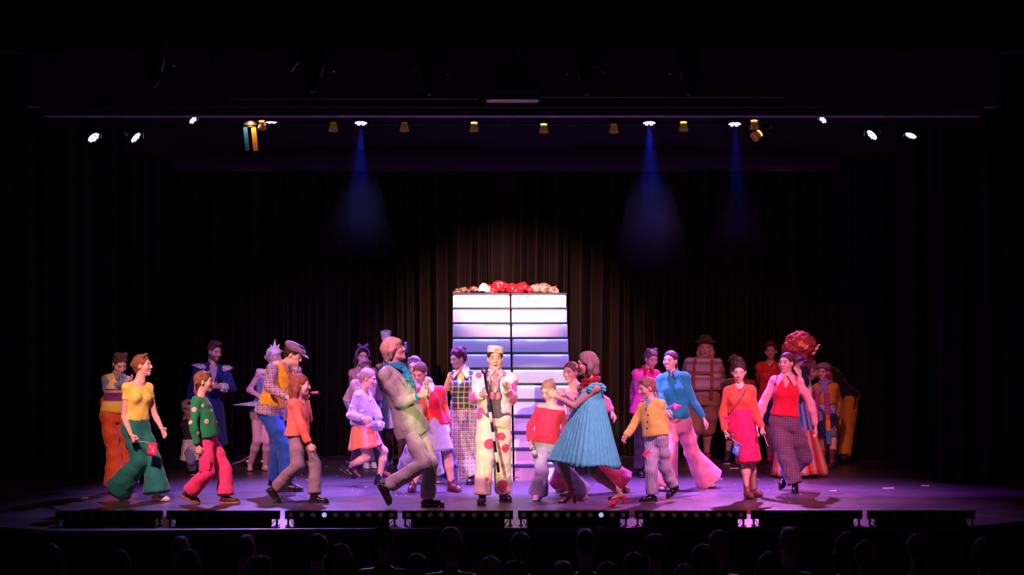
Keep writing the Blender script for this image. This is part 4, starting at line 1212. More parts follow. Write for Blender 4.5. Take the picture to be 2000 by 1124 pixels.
# 2 ---- woman in yellow tee
P = Person('c02', 1, 1032, 1.70, (300, 222), (272, 322), (258, 590), 50, L=[(372, 520), (415, 605)], R=[(188, 535), (232, 640)], lL=[(365, 800), g(385, 1034, 70)], lR=[(285, 790), a(152, 972, .1, 65, 22)], hy=78, hp=-4, sy=42,
           hair=('crown', (.20, .09, .04)), hands=('flat', 'grip'), shoes=('flat', (.75, .70, .72), (.5, .4, .4)), label='woman in mustard yellow tee and dark green flared trousers holding a pink flag')
P.top('tee_shirt', cloth('mustard_jersey', (.78, .70, .12), fold=.5), .42, .13, .011, ('r', .088), w=1.08)
P.trousers(cloth('bottle_green_corduroy', (.008, .20, .15), rough=.8), (.104, .092, .165), 1.97)
# 3 ---- girl in daisy sweater
P = Person('c03', 1, 1050, 1.50, (664, 318), (632, 412), (690, 672), 78, L=[(668, 560, .17), (700, 650, .15)], R=[(600, 575), (625, 702)], lL=[(788, 850), g(790, 1052, 90)], lR=[(692, 860), a(572, 985, -.05, 88, 24)], hy=92, sex='c',
           hair=('braids', (.20, .10, .05)), shoes=('work', (.055, .022, .018), (.42, .13, .03), .6), label='girl in green daisy sweater and hot pink cargo trousers striding in brown boots')
P.top('sweater', cloth('emerald_knit', (.006, .26, .085), knit=300, fold=.4), 1.95, .06, .022, ('r', .066), loose=.03, w=1.25, cuff=.042)
P.trousers(cloth('hot_pink_corduroy', (.80, .045, .20)), (.100, .090, .112), 1.93)
daisy = MB()
for k in range(14):
    t = 2 * math.pi * k / 14; daisy.add([(math.cos(t - .13) * .008, -.003, math.sin(t - .13) * .008), (math.cos(t - .16) * .026, -.003, math.sin(t - .16) * .026), (math.cos(t) * .032, -.002, math.sin(t) * .032), (math.cos(t + .16) * .026, -.003, math.sin(t + .16) * .026), (math.cos(t + .13) * .008, -.003, math.sin(t + .13) * .008)], [(0, 1, 2, 3, 4)])
dz = daisy.mesh('daisy'); dcen = MB().ball((0, -.004, 0), (.010, .004, .010)).mesh('daisy_centre', True)
def stick_on(P, x, y, me, mat, name, child=None, cmat=None, scale=1.0):
    """put a small applique on the clothed figure where a crop pixel points at it"""
    bpy.context.view_layer.update(); dg = bpy.context.evaluated_depsgraph_get()
    tgt = P.px(x, y); o0 = cam.location.copy(); dr = (tgt - o0).normalized(); best = None
    for ch in P.o.children:
        if ch.type != 'MESH' or ch.name.startswith(name): continue
        mi = ch.matrix_world.inverted(); ok, loc, nor, _ = ch.ray_cast(mi @ o0, (mi.to_3x3() @ dr).normalized())
        if ok:
            w = ch.matrix_world @ loc; dd = (w - o0).length
            if best is None or dd < best[0]: best = (dd, w, (ch.matrix_world.to_3x3() @ nor).normalized(), ch)
    if best is None: return None
    nrm = best[2]; q = nrm.to_track_quat('-Y', 'Z'); o = link(name, me, mat, best[3])
    o.matrix_basis = best[3].matrix_world.inverted() @ Matrix.Translation(best[1] + nrm * .004) @ q.to_matrix().to_4x4() @ Matrix.Scale(scale, 4)
    if child: link(name + '_centre', child, cmat, o)
    return o
M_DAISY = plain('daisy_white', (.75, .72, .68), .8); M_DAISYC = plain('daisy_cream', (.70, .55, .30), .8)
for x, y, sc in ((605, 488, 1), (654, 464, .8), (706, 494, .8), (677, 558, 1), (584, 565, .9), (626, 628, .75), (739, 562, .8), (735, 520, .6), (700, 455, .6)): stick_on(P, x, y, dz, M_DAISY, 'daisy', dcen, M_DAISYC, sc)
pk = Sdf(.008); kk = P.hpR.lerp(P.knR, .75) - P.l * .095 * P.m
pk.loft(kk, (P.hpR - P.knR).normalized(), P.f, -P.l, (-.07, .07), (.07, .07), (.025, .025), kc=.02); P.part('cargo_pocket', pk, cloth('hot_pink_pocket', (.72, .04, .20)))
# 4 ---- man in navy coat
P = Person('c04', 1, 835, 1.80, (726, 138), (712, 222), (690, 480), 20, L=[(832, 365, -.03), (752, 352, -.27)], R=[(588, 395), (585, 505)], lL=[(725, 648), g(730, 835, 20)], lR=[(665, 648), g(660, 835, 5)], hy=42, hp=14, sex='m', beard=(.03, .018, .018), hair=('quiff', (.10, .055, .05)), hands=('relax', 'relax'), thumbs=((0, 0, 1), None),
           shoes=('shoe', (.01, .01, .012), (.01, .01, .01)), label='bearded man in long navy coat with white lace epaulettes, hand at his chest')
P.trousers(cloth('navy_trousers', (.006, .008, .03)), (.1, .08, .075))
P.top('shirt', cloth('lilac_shirt', (.50, .42, .52)), 0, -.05, .008, ('r', .05))
P.top('long_coat', cloth('navy_wool', (.014, .03, .19)), 1.86, -.16, .026, ('v', .30), w=1.2, cuff=.055)
P.skirt('coat_tails', cloth('navy_wool', (.014, .03, .19)), P.pv + Vector((0, 0, .10)), P.pv + Vector((0, 0, -.52)), (.20, .15), (.27, .21), 5, .012, .05)
lace = cloth('white_lace', (.72, .70, .74), p_dots((.03, .03, .10), 38, .32, .3), rough=.9)
for sh, q in ((P.shL, 1), (P.shR, -1)):
    S = Sdf(.008); S.ell(sh + P.up * .022 + P.lu * q * .0, (.118, .10, .058), k=.02); S.half(sh + P.up * .004, (P.lu * q * .35 - P.up).normalized()); S.folds(.004, (70, 70, 30), 2); P.part('epaulette', S, lace)
S = Sdf(.008); S.cone(P.elL.lerp(P.wrL, .52), P.elL.lerp(P.wrL, .88), .074, .060, k=.01, cap=3); S.folds(.003, (60, 60, 60), 1); P.part('lace_cuff', S, lace)
for q in (-1, 1):
    S = Sdf(.008); S.cone(P.on_chest(1.02, q * .065, .05), P.on_chest(.62, q * .07, .145), .030, .045, k=.01, n=P.fu, q=.35); S.cone(P.on_chest(.62, q * .07, .145), P.on_chest(.40, q * .03, .15), .045, .012, k=.02, n=P.fu, q=.35); P.part('lapel', S, cloth('black_satin_lapel', (.006, .006, .012), rough=.4))
# 5 ---- small child with lace bonnet
P = Person('c05', 1, 878, 1.12, (568, 482), (582, 545), (596, 690), 30, L=[(640, 600), (650, 660)], R=[(552, 600), (560, 655)], lL=[(628, 780), g(632, 872, 30)], lR=[(594, 785), g(598, 878, 10)], hp=18, sex='c', skin='tan', hair=('short', DK), shoes=('shoe', (.01, .01, .012), (.5, .5, .55)),
           label='small child in white lace bonnet and jeans half hidden behind the daisy sweater girl')
P.top('jacket', cloth('charcoal_jacket', (.02, .02, .03)), 2, -.12, .018, ('r', .06))
P.trousers(cloth('light_denim_child', (.20, .26, .40)), (.1, .085, .085), 1.86)
S = Sdf(.007); S.ell((0, .01, .065), (.098, .115, .085), k=.01); S.half((0, 0, .035), (0, -.2, -1)); S.folds(.004, (80, 80, 40), 1); P.hobj('bonnet', S.mesh('bonnet'), cloth('lace_bonnet', (.62, .50, .46), p_stripe((.30, .16, .16), .012, .35, 'z')))
P.skirt('lace_apron', lace, P.pv + Vector((0, 0, .06)), P.pv + Vector((0, 0, -.22)), (.13, .12), (.17, .15), 9, .008, .05)
P.socks(lace, .80, .99, 'lace_gaiter', .018)
# 6 ---- star dancer
P = Person('c06', 2, 855, 1.68, (322, 172), (292, 252), (248, 505), 42, L=[(325, 370), (305, 445)], R=[(172, 372), (222, 400)], lL=[(288, 672), g(268, 853, 40)], lR=[(224, 670), g(178, 852, 5)], hy=60, hair=('lowbun', (.55, .48, .52)), hands=('relax', 'relax'),
           shoes=('flat', (.62, .42, .46), (.4, .25, .28)), label='dancer with white star headpiece, platter tutu and pale pink tights')
P.hose(cloth('pale_pink_tights', (.58, .36, .40), fold=.1), inf=.004)
P.top('bodice', cloth('periwinkle_bodice', (.13, .20, .50)), 0, -.17, .008, ('off', .10), fold=.001)
P.top('sheer_sleeves', cloth('sheer_lilac', (.68, .36, .58)), 1.9, .75, .005, ('r', .10), w=1.05)
S = Sdf(.009); c = P.nk - P.up * .02
for i in range(16):
    t = 2 * math.pi * i / 16; S.ell(c + P.lu * math.cos(t) * .15 + P.fu * math.sin(t) * .10 - P.up * .02, (.045, .045, .035), k=.02)
S.ell(c + P.up * .02, (.075, .07, .12), sub=True); S.folds(.005, (90, 90, 60), 3); P.part('ruffle_collar', S, cloth('white_ruffle', (.75, .70, .78)))
c = P.px(250, 448)
P.skirt('tutu', cloth('white_blue_tulle', (.60, .64, .80), p_dots((.10, .14, .40), 30, .35, .9)), c + Vector((0, 0, .02)), c + Vector((0, 0, -.025)), (.12, .11), (.40, .38), 26, .012, .03, thick=.03)
star = MB()
for k in range(5):
    t = math.radians(-80 + 160 * k / 4); d = Vector((math.sin(t), 0, math.cos(t))); e = Vector((math.cos(t), 0, -math.sin(t))); c0 = Vector((0, -.01, .05)) + d * .065
    star.add([c0 + e * .048 + Vector((0, .012, 0)), c0 + d * (.10 if k % 2 else .13), c0 - e * .048 + Vector((0, .012, 0)), c0 + Vector((0, -.025, 0)), c0 + Vector((0, .04, 0))], [(0, 1, 3), (3, 1, 2), (2, 1, 4), (4, 1, 0), (0, 3, 2, 4)])
P.hobj('star_headpiece', star.mesh('star_headpiece'), plain('glitter_white', (.82, .80, .88), .5))
S = Sdf(.007); S.ell((0, .01, .05), (.088, .11, .095), k=.01); S.half((0, 0, .02), (0, -.35, -1)); P.hobj('cap', S.mesh('cap'), plain('glitter_white', (.82, .80, .88), .5))
for an in (P.anL, P.anR):
    bw = MB().ball(an + Vector((.04, -.03, .05)), (.028, .012, .018)).ball(an + Vector((-.03, -.04, .05)), (.028, .012, .018)); P.mb('shoe_bow', bw, cloth('ribbon_cream', (.70, .52, .45)), True)
# 7 ---- man in flat cap
P = Person('c07', 2, 975, 1.86, (432, 158), (372, 218), (300, 505), 62, L=[(462, 345, .16), (460, 240)], R=[(288, 355), (398, 415)], lL=[(352, 705), a(322, 905, .30, 55, 18)], lR=[(388, 700), g(402, 975, 78)], hy=82, hp=24, sex='m', hair=('short', DK), hands=('relax', 'relax'), thumbs=((0, 0, 1), (0, 0, 1)),
           shoes=('shoe', (.012, .012, .014), (.01, .01, .01)), label='man in flat cap, mustard waistcoat over plaid shirt and bright blue jeans')
pl = cloth('lilac_plaid', (.50, .40, .46), p_plaid((.06, .05, .13), (.20, .10, .16), .055, .28))
P.top('shirt', pl, 2, -.06, .016, ('r', .055), loose=.030, w=1.2, cuff=.038)
P.top('waistcoat', cloth('mustard_felt', (.80, .46, .02)), 0, .14, .028, ('v', .18), armhole=True, loose=.02)
P.collar(pl)
S = Sdf(.008); S.chain([P.nk + P.fu * .075, P.on_chest(.82, 0, .135), P.on_chest(.62, 0, .17)], (.014, .022, .03), k=.01, n=P.fu, q=.4); P.part('necktie', S, cloth('magenta_tie', (.50, .03, .16), p_stripe((.75, .25, .4), .02, .4, 'z')))
P.trousers(cloth('bright_denim', (.008, .085, .36)), (.108, .088, .090), 1.92)
S = Sdf(.006); S.ell((0, .005, .082), (.105, .132, .055), Euler((math.radians(8), 0, 0)).to_matrix(), k=.01); S.half((0, 0, .050), (0, -.15, -1)); S.ell((0, -.118, .050), (.070, .060, .010), Euler((math.radians(14), 0, 0)).to_matrix(), k=.015)
P.hobj('flat_cap', S.mesh('flat_cap'), cloth('grey_tweed', (.20, .13, .16), p_plaid((.38, .27, .30), None, .05, .1)))
# 8 ---- girl in checked sweater
P = Person('c08', 2, 1046, 1.47, (480, 337), (458, 418), (458, 640), 78, L=[(525, 545, .16), (508, 432, .08)], R=[(478, 572), (528, 690)], lL=[(560, 815), g(560, 1050, 88)], lR=[(466, 812), a(320, 968, .05, 88, 48)], hy=92, hp=4, sex='c', hair=('long', (.17, .06, .035)), hands=('grip', 'relax'),
           shoes=('boot', (.012, .011, .010), (.015, .012, .010), .15), label='girl in orange and pink checked sweater and grey dungarees striding in shiny black boots')
P.top('sweater', cloth('orange_pink_check', (.85, .12, .16), p_check((.85, .17, .03), None, .11), knit=280), 1.95, -.02, .020, ('r', .066), loose=.028, w=1.3, cuff=.048)
P.trousers(cloth('grey_mauve_twill', (.20, .16, .18)), (.100, .086, .088), 1.90, name='dungarees', waist=.30)
for q in (-1, 1):
    S = Sdf(.009); S.chain([P.on_chest(.5, q * .07, .135), P.on_chest(.85, q * .085, .11), P.on_chest(1.0, q * .08, .02), P.on_chest(.85, q * .06, -.115), P.on_chest(.4, q * .03, -.14)], [.017] * 5, k=.006, n=P.fu, q=.5); P.part('shoulder_strap', S, cloth('grey_mauve_twill', (.20, .16, .18)))
S = Sdf(.008); S.loft(P.pv - P.l * .125 + Vector((0, 0, .03)), (0, 0, 1), P.f, -P.l, (-.05, .06), (.035, .035), (.014, .014), kc=.01); P.part('hip_pouch', S, plain('dusk_blue', (.06, .06, .22), .5))
# 9 ---- girl with bow headband
P = Person('c09', 3, 838, 1.62, (207, 168), (207, 240), (222, 470), 15, L=[(275, 330), (285, 420)], R=[(150, 340), (150, 430)], lL=[(262, 652), g(268, 836, 20)], lR=[(225, 665), g(228, 838, 10)], hy=15, hp=6, hair=('long', DK), shoes=('sneaker', (.62, .60, .62), (.7, .7, .72), .6), label='girl with a purple bow headband at the back beside the satin jacket')
P.top('coat', cloth('dusty_pink_coat', (.50, .26, .34)), 2, -.30, .022, ('v', .14), w=1.15); P.collar(cloth('dusty_pink_collar', (.58, .36, .44)), .075, .09, spread=.08)
P.trousers(cloth('mauve_grey_twill', (.14, .11, .15)), (.1, .08, .085))
S = Sdf(.006)
for i in range(12):
    t0, t1 = [math.radians(-100 + 200 * (i + q) / 12) for q in (0, 1)]; S.cone((.090 * math.sin(t0), -.012, .03 + .098 * math.cos(t0)), (.090 * math.sin(t1), -.012, .03 + .098 * math.cos(t1)), .013, .013, k=.004)
for x in (-1, 1): S.cone((0, -.02, .135), (x * .055, -.02, .160), .010, .024, k=.006, n=(0, 1, 0), q=.5)
P.hobj('bow_headband', S.mesh('bow_headband'), cloth('violet_ribbon', (.20, .10, .42)))
# 10 --- satin jacket
P = Person('c10', 3, 885, 1.50, (220, 237), (214, 312), (222, 545), 25, L=[(300, 410), (308, 490)], R=[(118, 425), (150, 515)], lL=[(305, 730), g(338, 885, 30)], lR=[(190, 705), a(165, 838, -.1, 40, 30)], hy=30, hp=24, hair=('crown', (.20, .13, .14)), shoes=('flat', (.45, .10, .10), (.25, .06, .05)), label='performer in pale pink satin bomber jacket bowing behind the lavender cardigan girl')
P.top('bomber_jacket', cloth('pink_satin', (.68, .44, .52), p_bands([(P.pv.z - .3, (.16, .20, .42)), (P.pv.z + .24, (.70, .46, .54))]), rough=.3, spec=.6, sheen=0), 1.96, -.06, .030, ('r', .06), loose=.03, w=1.45, cuff=.045)
P.trousers(cloth('charcoal_mauve', (.055, .045, .07)), (.1, .085, .10))
# 11 --- lavender cardigan girl
P = Person('c11', 3, 940, 1.50, (240, 298), (208, 378), (200, 590), 65, L=[(285, 490, .08), (312, 560, -.02)], R=[(136, 520), (212, 545)], lL=[(335, 735), g(305, 938, 75)], lR=[(232, 770), a(112, 830, .0, 75, 32)], hy=80, hp=14, sex='c', hair=('lowbun', (.38, .27, .24)), thumbs=(None, (0, 0, 1)),
           shoes=('boot', (.014, .013, .018), (.012, .012, .012), .3), label='girl in fluffy lavender cardigan and peach dress skipping in black boots')
P.top('cardigan', cloth('lavender_mohair', (.40, .34, .55), knit=200, sheen=.6), 1.9, .04, .022, ('v', .13), loose=.02, w=1.45, cuff=.05)
P.skirt('dress', cloth('peach_crepe', (.85, .25, .13)), P.pv + P.up * .10, P.px(230, 712), (.135, .115), (.235, .20), 7, .010, .10)
S = Sdf(.0125); P.torso(S, .012, .15, .86, kc=.02); P.part('bodice', S, cloth('peach_crepe', (.85, .25, .13)))
pom = MB().ball((0, 0, 0), (.022, .014, .022)).mesh('pompom', True)
for x, y in ((180, 402), (140, 470), (205, 495), (120, 520), (250, 430)): stick_on(P, x, y, pom, cloth('pale_pompom', (.62, .55, .62)), 'pompom')
# 12 --- white pillbox hat
P = Person('c12', 3, 818, 1.72, (352, 118), (368, 210), (388, 470), 15, L=[(470, 330), (470, 430)], R=[(300, 345), (318, 258)], lL=[(430, 640), g(440, 812, 20)], lR=[(365, 645), g(370, 816, 5)], skin='deep', hair=('lowbun', DK), hands=('relax', 'flat'), shoes=('cowboy', (.70, .64, .68), (.35, .3, .3)), label='performer in cream jacket and white pillbox hat behind the suit man')
P.top('jacket', cloth('cream_jacket', (.72, .58, .48)), 1.4, -.10, .024, ('v', .16), w=1.2); P.skirt('white_skirt', cloth('white_cotton', (.66, .62, .70)), P.pv + P.up * .10, P.pv + Vector((0, 0, -.30)), (.15, .13), (.22, .20), 6, .01, .08)
hat_pillbox(P, cloth('white_felt', (.86, .84, .86)), (0, .02, .100), .064, .135, (8, -8), flare=1.12)
P.hose(cloth('brown_tights', (.16, .05, .04), fold=.1))
# 13 --- violet-haired performer
P = Person('c13', 3, 925, 1.55, (515, 225), (530, 300), (560, 550), -10, L=[(620, 420), (610, 520)], R=[(500, 420), (500, 520)], lL=[(630, 750), g(648, 922, 10)], lR=[(505, 705), a(452, 850, .25, -20, 25)], hp=15, hair=('crown', (.22, .14, .22)), shoes=('sneaker', (.10, .10, .13), (.55, .55, .6)), label='performer with plaited greyish hair mostly hidden behind the orange cardigan')
P.top('jumper', cloth('grey_blue_jumper', (.22, .24, .36)), 2, -.10, .018, ('r', .06)); P.trousers(cloth('pale_denim', (.40, .40, .55)), (.1, .09, .11))
# 14 --- orange cardigan
P = Person('c14', 3, 976, 1.62, (548, 265), (598, 352), (622, 590), -12, L=[(692, 482), (714, 582)], R=[(562, 470, -.1), (548, 540, -.25)], lL=[(712, 775), g(735, 976, 40)], lR=[(580, 790), g(505, 976, -8)], hy=-24, hp=28, hair=('lowbun', (.18, .09, .06)), shoes=('boot', (.10, .015, .025), (.03, .01, .012)), label='woman in orange cardigan with red patches over a pale blue dress and maroon boots')
P.skirt('dress', cloth('pale_blue_denim', (.40, .44, .66)), P.on_chest(.35, 0), P.px(628, 732), (.135, .115), (.255, .20), 5, .010, .07)
S = Sdf(.0125); P.torso(S, .012, .2, .9, kc=.02); P.part('bodice', S, cloth('pale_blue_denim', (.40, .44, .66)))
P.top('cardigan', cloth('orange_red_knit', (.85, .13, .02), p_patch((.72, .015, .05), 5.5), knit=260), 1.95, .02, .024, ('v', .34), w=1.25, cuff=.042); P.collar(cloth('white_collar', (.72, .70, .74)), .066, .09, spread=.07)
# 15 --- suit man
P = Person('c15', 3, 1072, 1.86, (396, 128), (378, 225), (498, 600), 68, L=[(500, 445, .25), (545, 520, .18)], R=[(428, 455), (545, 405)], lL=[(612, 800), g(592, 1070, 86)], lR=[(578, 800), a(350, 948, -.05, 85, 62)], hy=84, hp=-16, sy=60, sex='m', mouth='smile', hair=('bowl', (.62, .45, .28)), hands=('relax', 'grip'), thumbs=(None, (0, 0, 1)),
           shoes=('shoe', (.018, .012, .014), (.012, .01, .01), .2), label='blond man in grey suit leaning back with a gold microphone')
suit = cloth('grey_suit_wool', (.42, .46, .36), rough=.5)
P.trousers(suit, (.094, .075, .080), 1.93)
P.top('shirt', cloth('teal_satin', (.01, .30, .42), rough=.4), 0, -.05, .008, ('r', .05)); 
P.top('suit_jacket', suit, 1.90, -.12, .020, ('v', .26), loose=.026, w=1.22, cuff=.046)
P.collar(cloth('teal_satin', (.01, .30, .42), rough=.4), .070, .085, spread=.05)
S = Sdf(.008); S.cone(P.elR.lerp(P.wrR, .86), P.elR.lerp(P.wrR, 1.0), .044, .042, k=.01, cap=3); P.part('shirt_cuff', S, cloth('teal_satin', (.01, .30, .42), rough=.4))
S = Sdf(.008); S.chain([P.nk + P.fu * .08, P.on_chest(.86, .02, .145), P.on_chest(.74, -.01, .175), P.on_chest(.6, .02, .18)], (.028, .034, .03, .02), k=.02); S.folds(.006, (70, 70, 60), 2); P.part('cravat', S, cloth('teal_satin', (.01, .30, .42), rough=.4))
for q in (-1, 1):
    S = Sdf(.008); S.cone(P.on_chest(1.0, q * .07, .05), P.on_chest(.72, q * .085, .155), .022, .036, k=.01, n=P.fu, q=.3); S.cone(P.on_chest(.72, q * .085, .155), P.on_chest(.42, q * .02, .165), .036, .010, k=.02, n=P.fu, q=.3); P.part('lapel', S, suit)
# 16 --- plaid vest
P = Person('c16', 4, 932, 1.72, (228, 178), (258, 258), (262, 510), -18, L=[(345, 385), (350, 480)], R=[(148, 392), (150, 490)], lL=[(325, 715), g(352, 922, 10)], lR=[(242, 715), g(304, 932, -10)], hy=-58, hp=18, hair=('curly', (.07, .02, .02)), skin='tan', shoes=('shoe', (.03, .015, .015), (.02, .01, .01)), label='curly-haired performer in dark green tartan vest, yellow shirt and plaid flared trousers')
P.top('shirt', cloth('marigold_shirt', (.9, .60, .05)), .72, .12, .012, ('v', .10), w=1.35)
P.top('sweater_vest', cloth('green_tartan_knit', (.006, .05, .04), lambda N, u, z, b, co: N.mix(N.math('MULTIPLY', N.math('LESS_THAN', z, P.pv.z + .03), 1), p_plaid((.85, .36, .10), None, .068, .20)(N, u, z, b, co), p_stripe((.62, .30, .08), .055, .45, 'z')(N, u, z, b, co)), knit=240, fold=.3), 0, .10, .022, ('v', .20), armhole=True)
P.collar(cloth('amber_collar', (.85, .50, .16)), .070, .10, spread=.085)
P.trousers(cloth('cream_plum_plaid', (.55, .48, .40), p_plaid((.10, .06, .10), (.16, .09, .12), .052, .30)), (.108, .10, .135), 1.96)
# 17 --- polka dot suit
P = Person('c17', 4, 1050, 1.80, (447, 182), (447, 262), (440, 540), 2, L=[(545, 430, -.02), (512, 362, -.25)], R=[(322, 430, -.02), (368, 400, -.24)], lL=[(488, 770), g(497, 1032, 22)], lR=[(385, 770), g(371, 1052, -6)], hy=3, hp=0, sex='m', mouth='o', hair=('short', (.05, .022, .012)), hands=('point', 'grip'), thumbs=((.3, -1, .2), (.3, -.8, .4)),
           shoes=('shoe', (.012, .012, .02), (.01, .01, .01), .2), label='man in white suit with pink polka dots and pillbox cap holding a striped cane')
dj = cloth('dotted_jacket_cotton', (.82, .72, .76), p_dots((.75, .10, .42), 6.2, .36)); dt = cloth('dotted_trouser_cotton', (.84, .74, .56), p_dots((.78, .08, .22), 5.2, .30, .9))
P.trousers(dt, (.106, .094, .094), 1.95, inf=.012)
P.top('shirt', cloth('pale_pink_shirt', (.80, .60, .62)), 0, -.05, .008, ('r', .05)); P.top('waistcoat', cloth('grey_waistcoat', (.13, .10, .13)), 0, .0, .018, ('v', .26), armhole=True, fold=.001)
P.top('jacket', dj, 1.92, .10, .022, ('open', .050, .070, .10), w=1.25, cuff=.044)
S = Sdf(.0125)
P.collar(cloth('pale_pink_shirt', (.80, .60, .62)), .068, .06)
S = Sdf(.008); c = P.nk + P.fu * .085 - P.up * .03
for q in (-1, 1): S.cone(c, c + P.lu * q * .085 + P.up * .004, .014, .036, k=.01, n=P.fu, q=.5); S.chain([c, c + P.lu * q * .025 - P.up * .10 + P.fu * .04, c + P.lu * q * .035 - P.up * .26 + P.fu * .055], (.014, .026, .030), k=.01, n=P.fu, q=.45)
S.ell(c, .022); S.folds(.004, (80, 80, 30), 1); P.part('cravat', S, cloth('rose_cravat', (.80, .20, .30), rough=.5))
hat = hat_pillbox(P, cloth('cream_pink_felt', (.84, .70, .68)), (0, .004, .058), .083, .075, (-8, 7))
cu = bpy.data.curves.new('emblem', 'FONT'); cu.body = 'W'; cu.size = .052; cu.extrude = .004; cu.align_x = 'CENTER'; cu.align_y = 'CENTER'; cu.shear = .12
def text_mesh(cu, name):
    t = bpy.data.objects.new(name, cu); COL.objects.link(t); bpy.context.view_layer.update(); me = bpy.data.meshes.new_from_object(t.evaluated_get(bpy.context.evaluated_depsgraph_get())); bpy.data.objects.remove(t); me.materials.clear(); return me
em = link('emblem', text_mesh(cu, 'emblem'), plain('orange_print', (.75, .16, .03), .6), hat); em.matrix_basis = Matrix.Translation((.006, -.1125, .098)) @ Euler((math.radians(82), 0, 0)).to_matrix().to_4x4()
# 18 --- red off-shoulder sweater
P = Person('c18', 4, 1026, 1.45, (762, 372), (778, 452), (748, 690), -18, L=[(862, 590), (845, 690)], R=[(652, 592), (656, 685)], lL=[(850, 835), a(965, 978, .15, 20, 18)], lR=[(722, 850), g(702, 1026, -15)], hy=-34, hp=24, sex='c', hair=('bun', (.34, .22, .16)), hands=('relax', 'grip'), shoes=('sneaker', (.62, .38, .46), (.6, .5, .55)), label='girl in red off-shoulder sweater and pale flared jeans holding a silver bottle')
P.top('sweater', cloth('cherry_knit', (.82, .045, .06), p_bands([(P.pv.z + .02, (.80, .035, .10))]), knit=260), 1.95, .02, .016, ('off', .065), loose=.018, w=1.2, cuff=.040)
P.trousers(cloth('washed_denim', (.36, .36, .52)), (.096, .088, .140), 1.97)
# 19 --- pink blouse, maroon trousers
P = Person('c19', 5, 985, 1.66, (348, 262), (385, 342), (405, 590), -22, L=[(556, 440, .1), (592, 500, .05)], R=[(282, 450), (292, 540)], lL=[(525, 800), a(662, 925, .15, 20, 20)], lR=[(322, 772), g(298, 980, -20)], hy=-38, hp=4, hair=('lowbun', (.20, .10, .07)), hands=('relax', 'relax'), shoes=('shoe', (.12, .05, .03), (.06, .03, .02)), label='woman in pink off-shoulder blouse and maroon flared trousers behind the blue dress')
P.top('blouse', cloth('rose_blouse', (.72, .22, .34)), 1.96, -.06, .018, ('off', .075), w=1.3, cuff=.046); P.trousers(cloth('maroon_twill', (.20, .012, .045)), (.1, .095, .17), 1.98)
# 20 --- blue pleated dress
P = Person('c20', 5, 1066, 1.74, (440, 215), (470, 322), (482, 640), -72, L=[(368, 468, -.14), (264, 412, -.10)], R=[(400, 455, .22), (320, 400, .24)], lL=[(482, 850), a(632, 975, .05, -84, 12)], lR=[(298, 805), a(352, 968, .0, -86, 0)], hy=-86, hp=2, skin='fair', hair=('bob', (.36, .24, .22)), hands=('relax', 'relax'), thumbs=((0, 0, 1), None), shoes=('heel', (.75, .015, .02), (.6, .01, .02), .3),
           label='woman in pale blue pleated dress, red scarf and red heels lunging forward')
dress = cloth('aqua_chiffon', (.14, .84, .86), rough=.6)
P.skirt('pleated_dress', dress, P.on_chest(.86, 0, 0), P.px(440, 812), (.13, .12), (.47, .38), 36, .009, .16, rows=22, curve=1.1)
S = Sdf(.0125); P.torso(S, .012, .55, .93, kc=.02); P.bust(S, .010); P.part('bodice', S, dress)
for sh, q in ((P.shL, 1), (P.shR, -1)):
    S = Sdf(.008)
    for i in range(9):
        t = math.radians(-100 + 200 * i / 8); S.ell(sh + P.fu * math.sin(t) * .085 + P.up * (math.cos(t) * .055 - .01) + P.lu * q * .012, (.030, .030, .026), k=.012)
    S.folds(.006, (90, 90, 90), 4); P.part('ruffle_strap', S, dress)
S = Sdf(.008); c = P.nk + P.up * .01
for i in range(14):
    t = 2 * math.pi * i / 14; S.ell(c + P.lu * math.cos(t) * .072 + P.fu * math.sin(t) * .072 - P.up * .016 * math.sin(t), (.034, .034, .036), k=.02)
S.cone(c + P.fu * .07, c + P.fu * .12 - P.up * .12, .035, .03, k=.02); S.folds(.007, (80, 80, 60), 2); P.part('scarf', S, cloth('crimson_scarf', (.42, .008, .015)))
er = MB().ball(P.HM @ Vector((.082, -.002, -.040)), .010); P.mb('earring', er, plain('gold', (.7, .45, .15), .3, .9), True)
# 21 --- hot pink satin shirt
P = Person('c21', 6, 885, 1.62, (278, 183), (252, 248), (240, 490), 20, L=[(318, 355), (312, 450)], R=[(178, 375), (178, 470)], lL=[(265, 690), g(270, 885, 20)], lR=[(215, 690), g(215, 888, 5)], hy=28, hp=18, hair=('buns', (.16, .10, .12)), shoes=('shoe', (.02, .015, .02), (.02, .02, .02)), label='performer in hot pink satin shirt standing behind the yellow cardigan girl')
P.top('shirt', cloth('fuchsia_satin', (.88, .06, .34), rough=.3, spec=.6, sheen=0, fold=.9), 2, -.10, .022, ('v', .10), w=1.45, loose=.02, cuff=.05); P.collar(cloth('cerise_collar', (.70, .01, .08)), .066, .08); P.trousers(cloth('plum_black', (.02, .012, .02)), (.1, .08, .09))
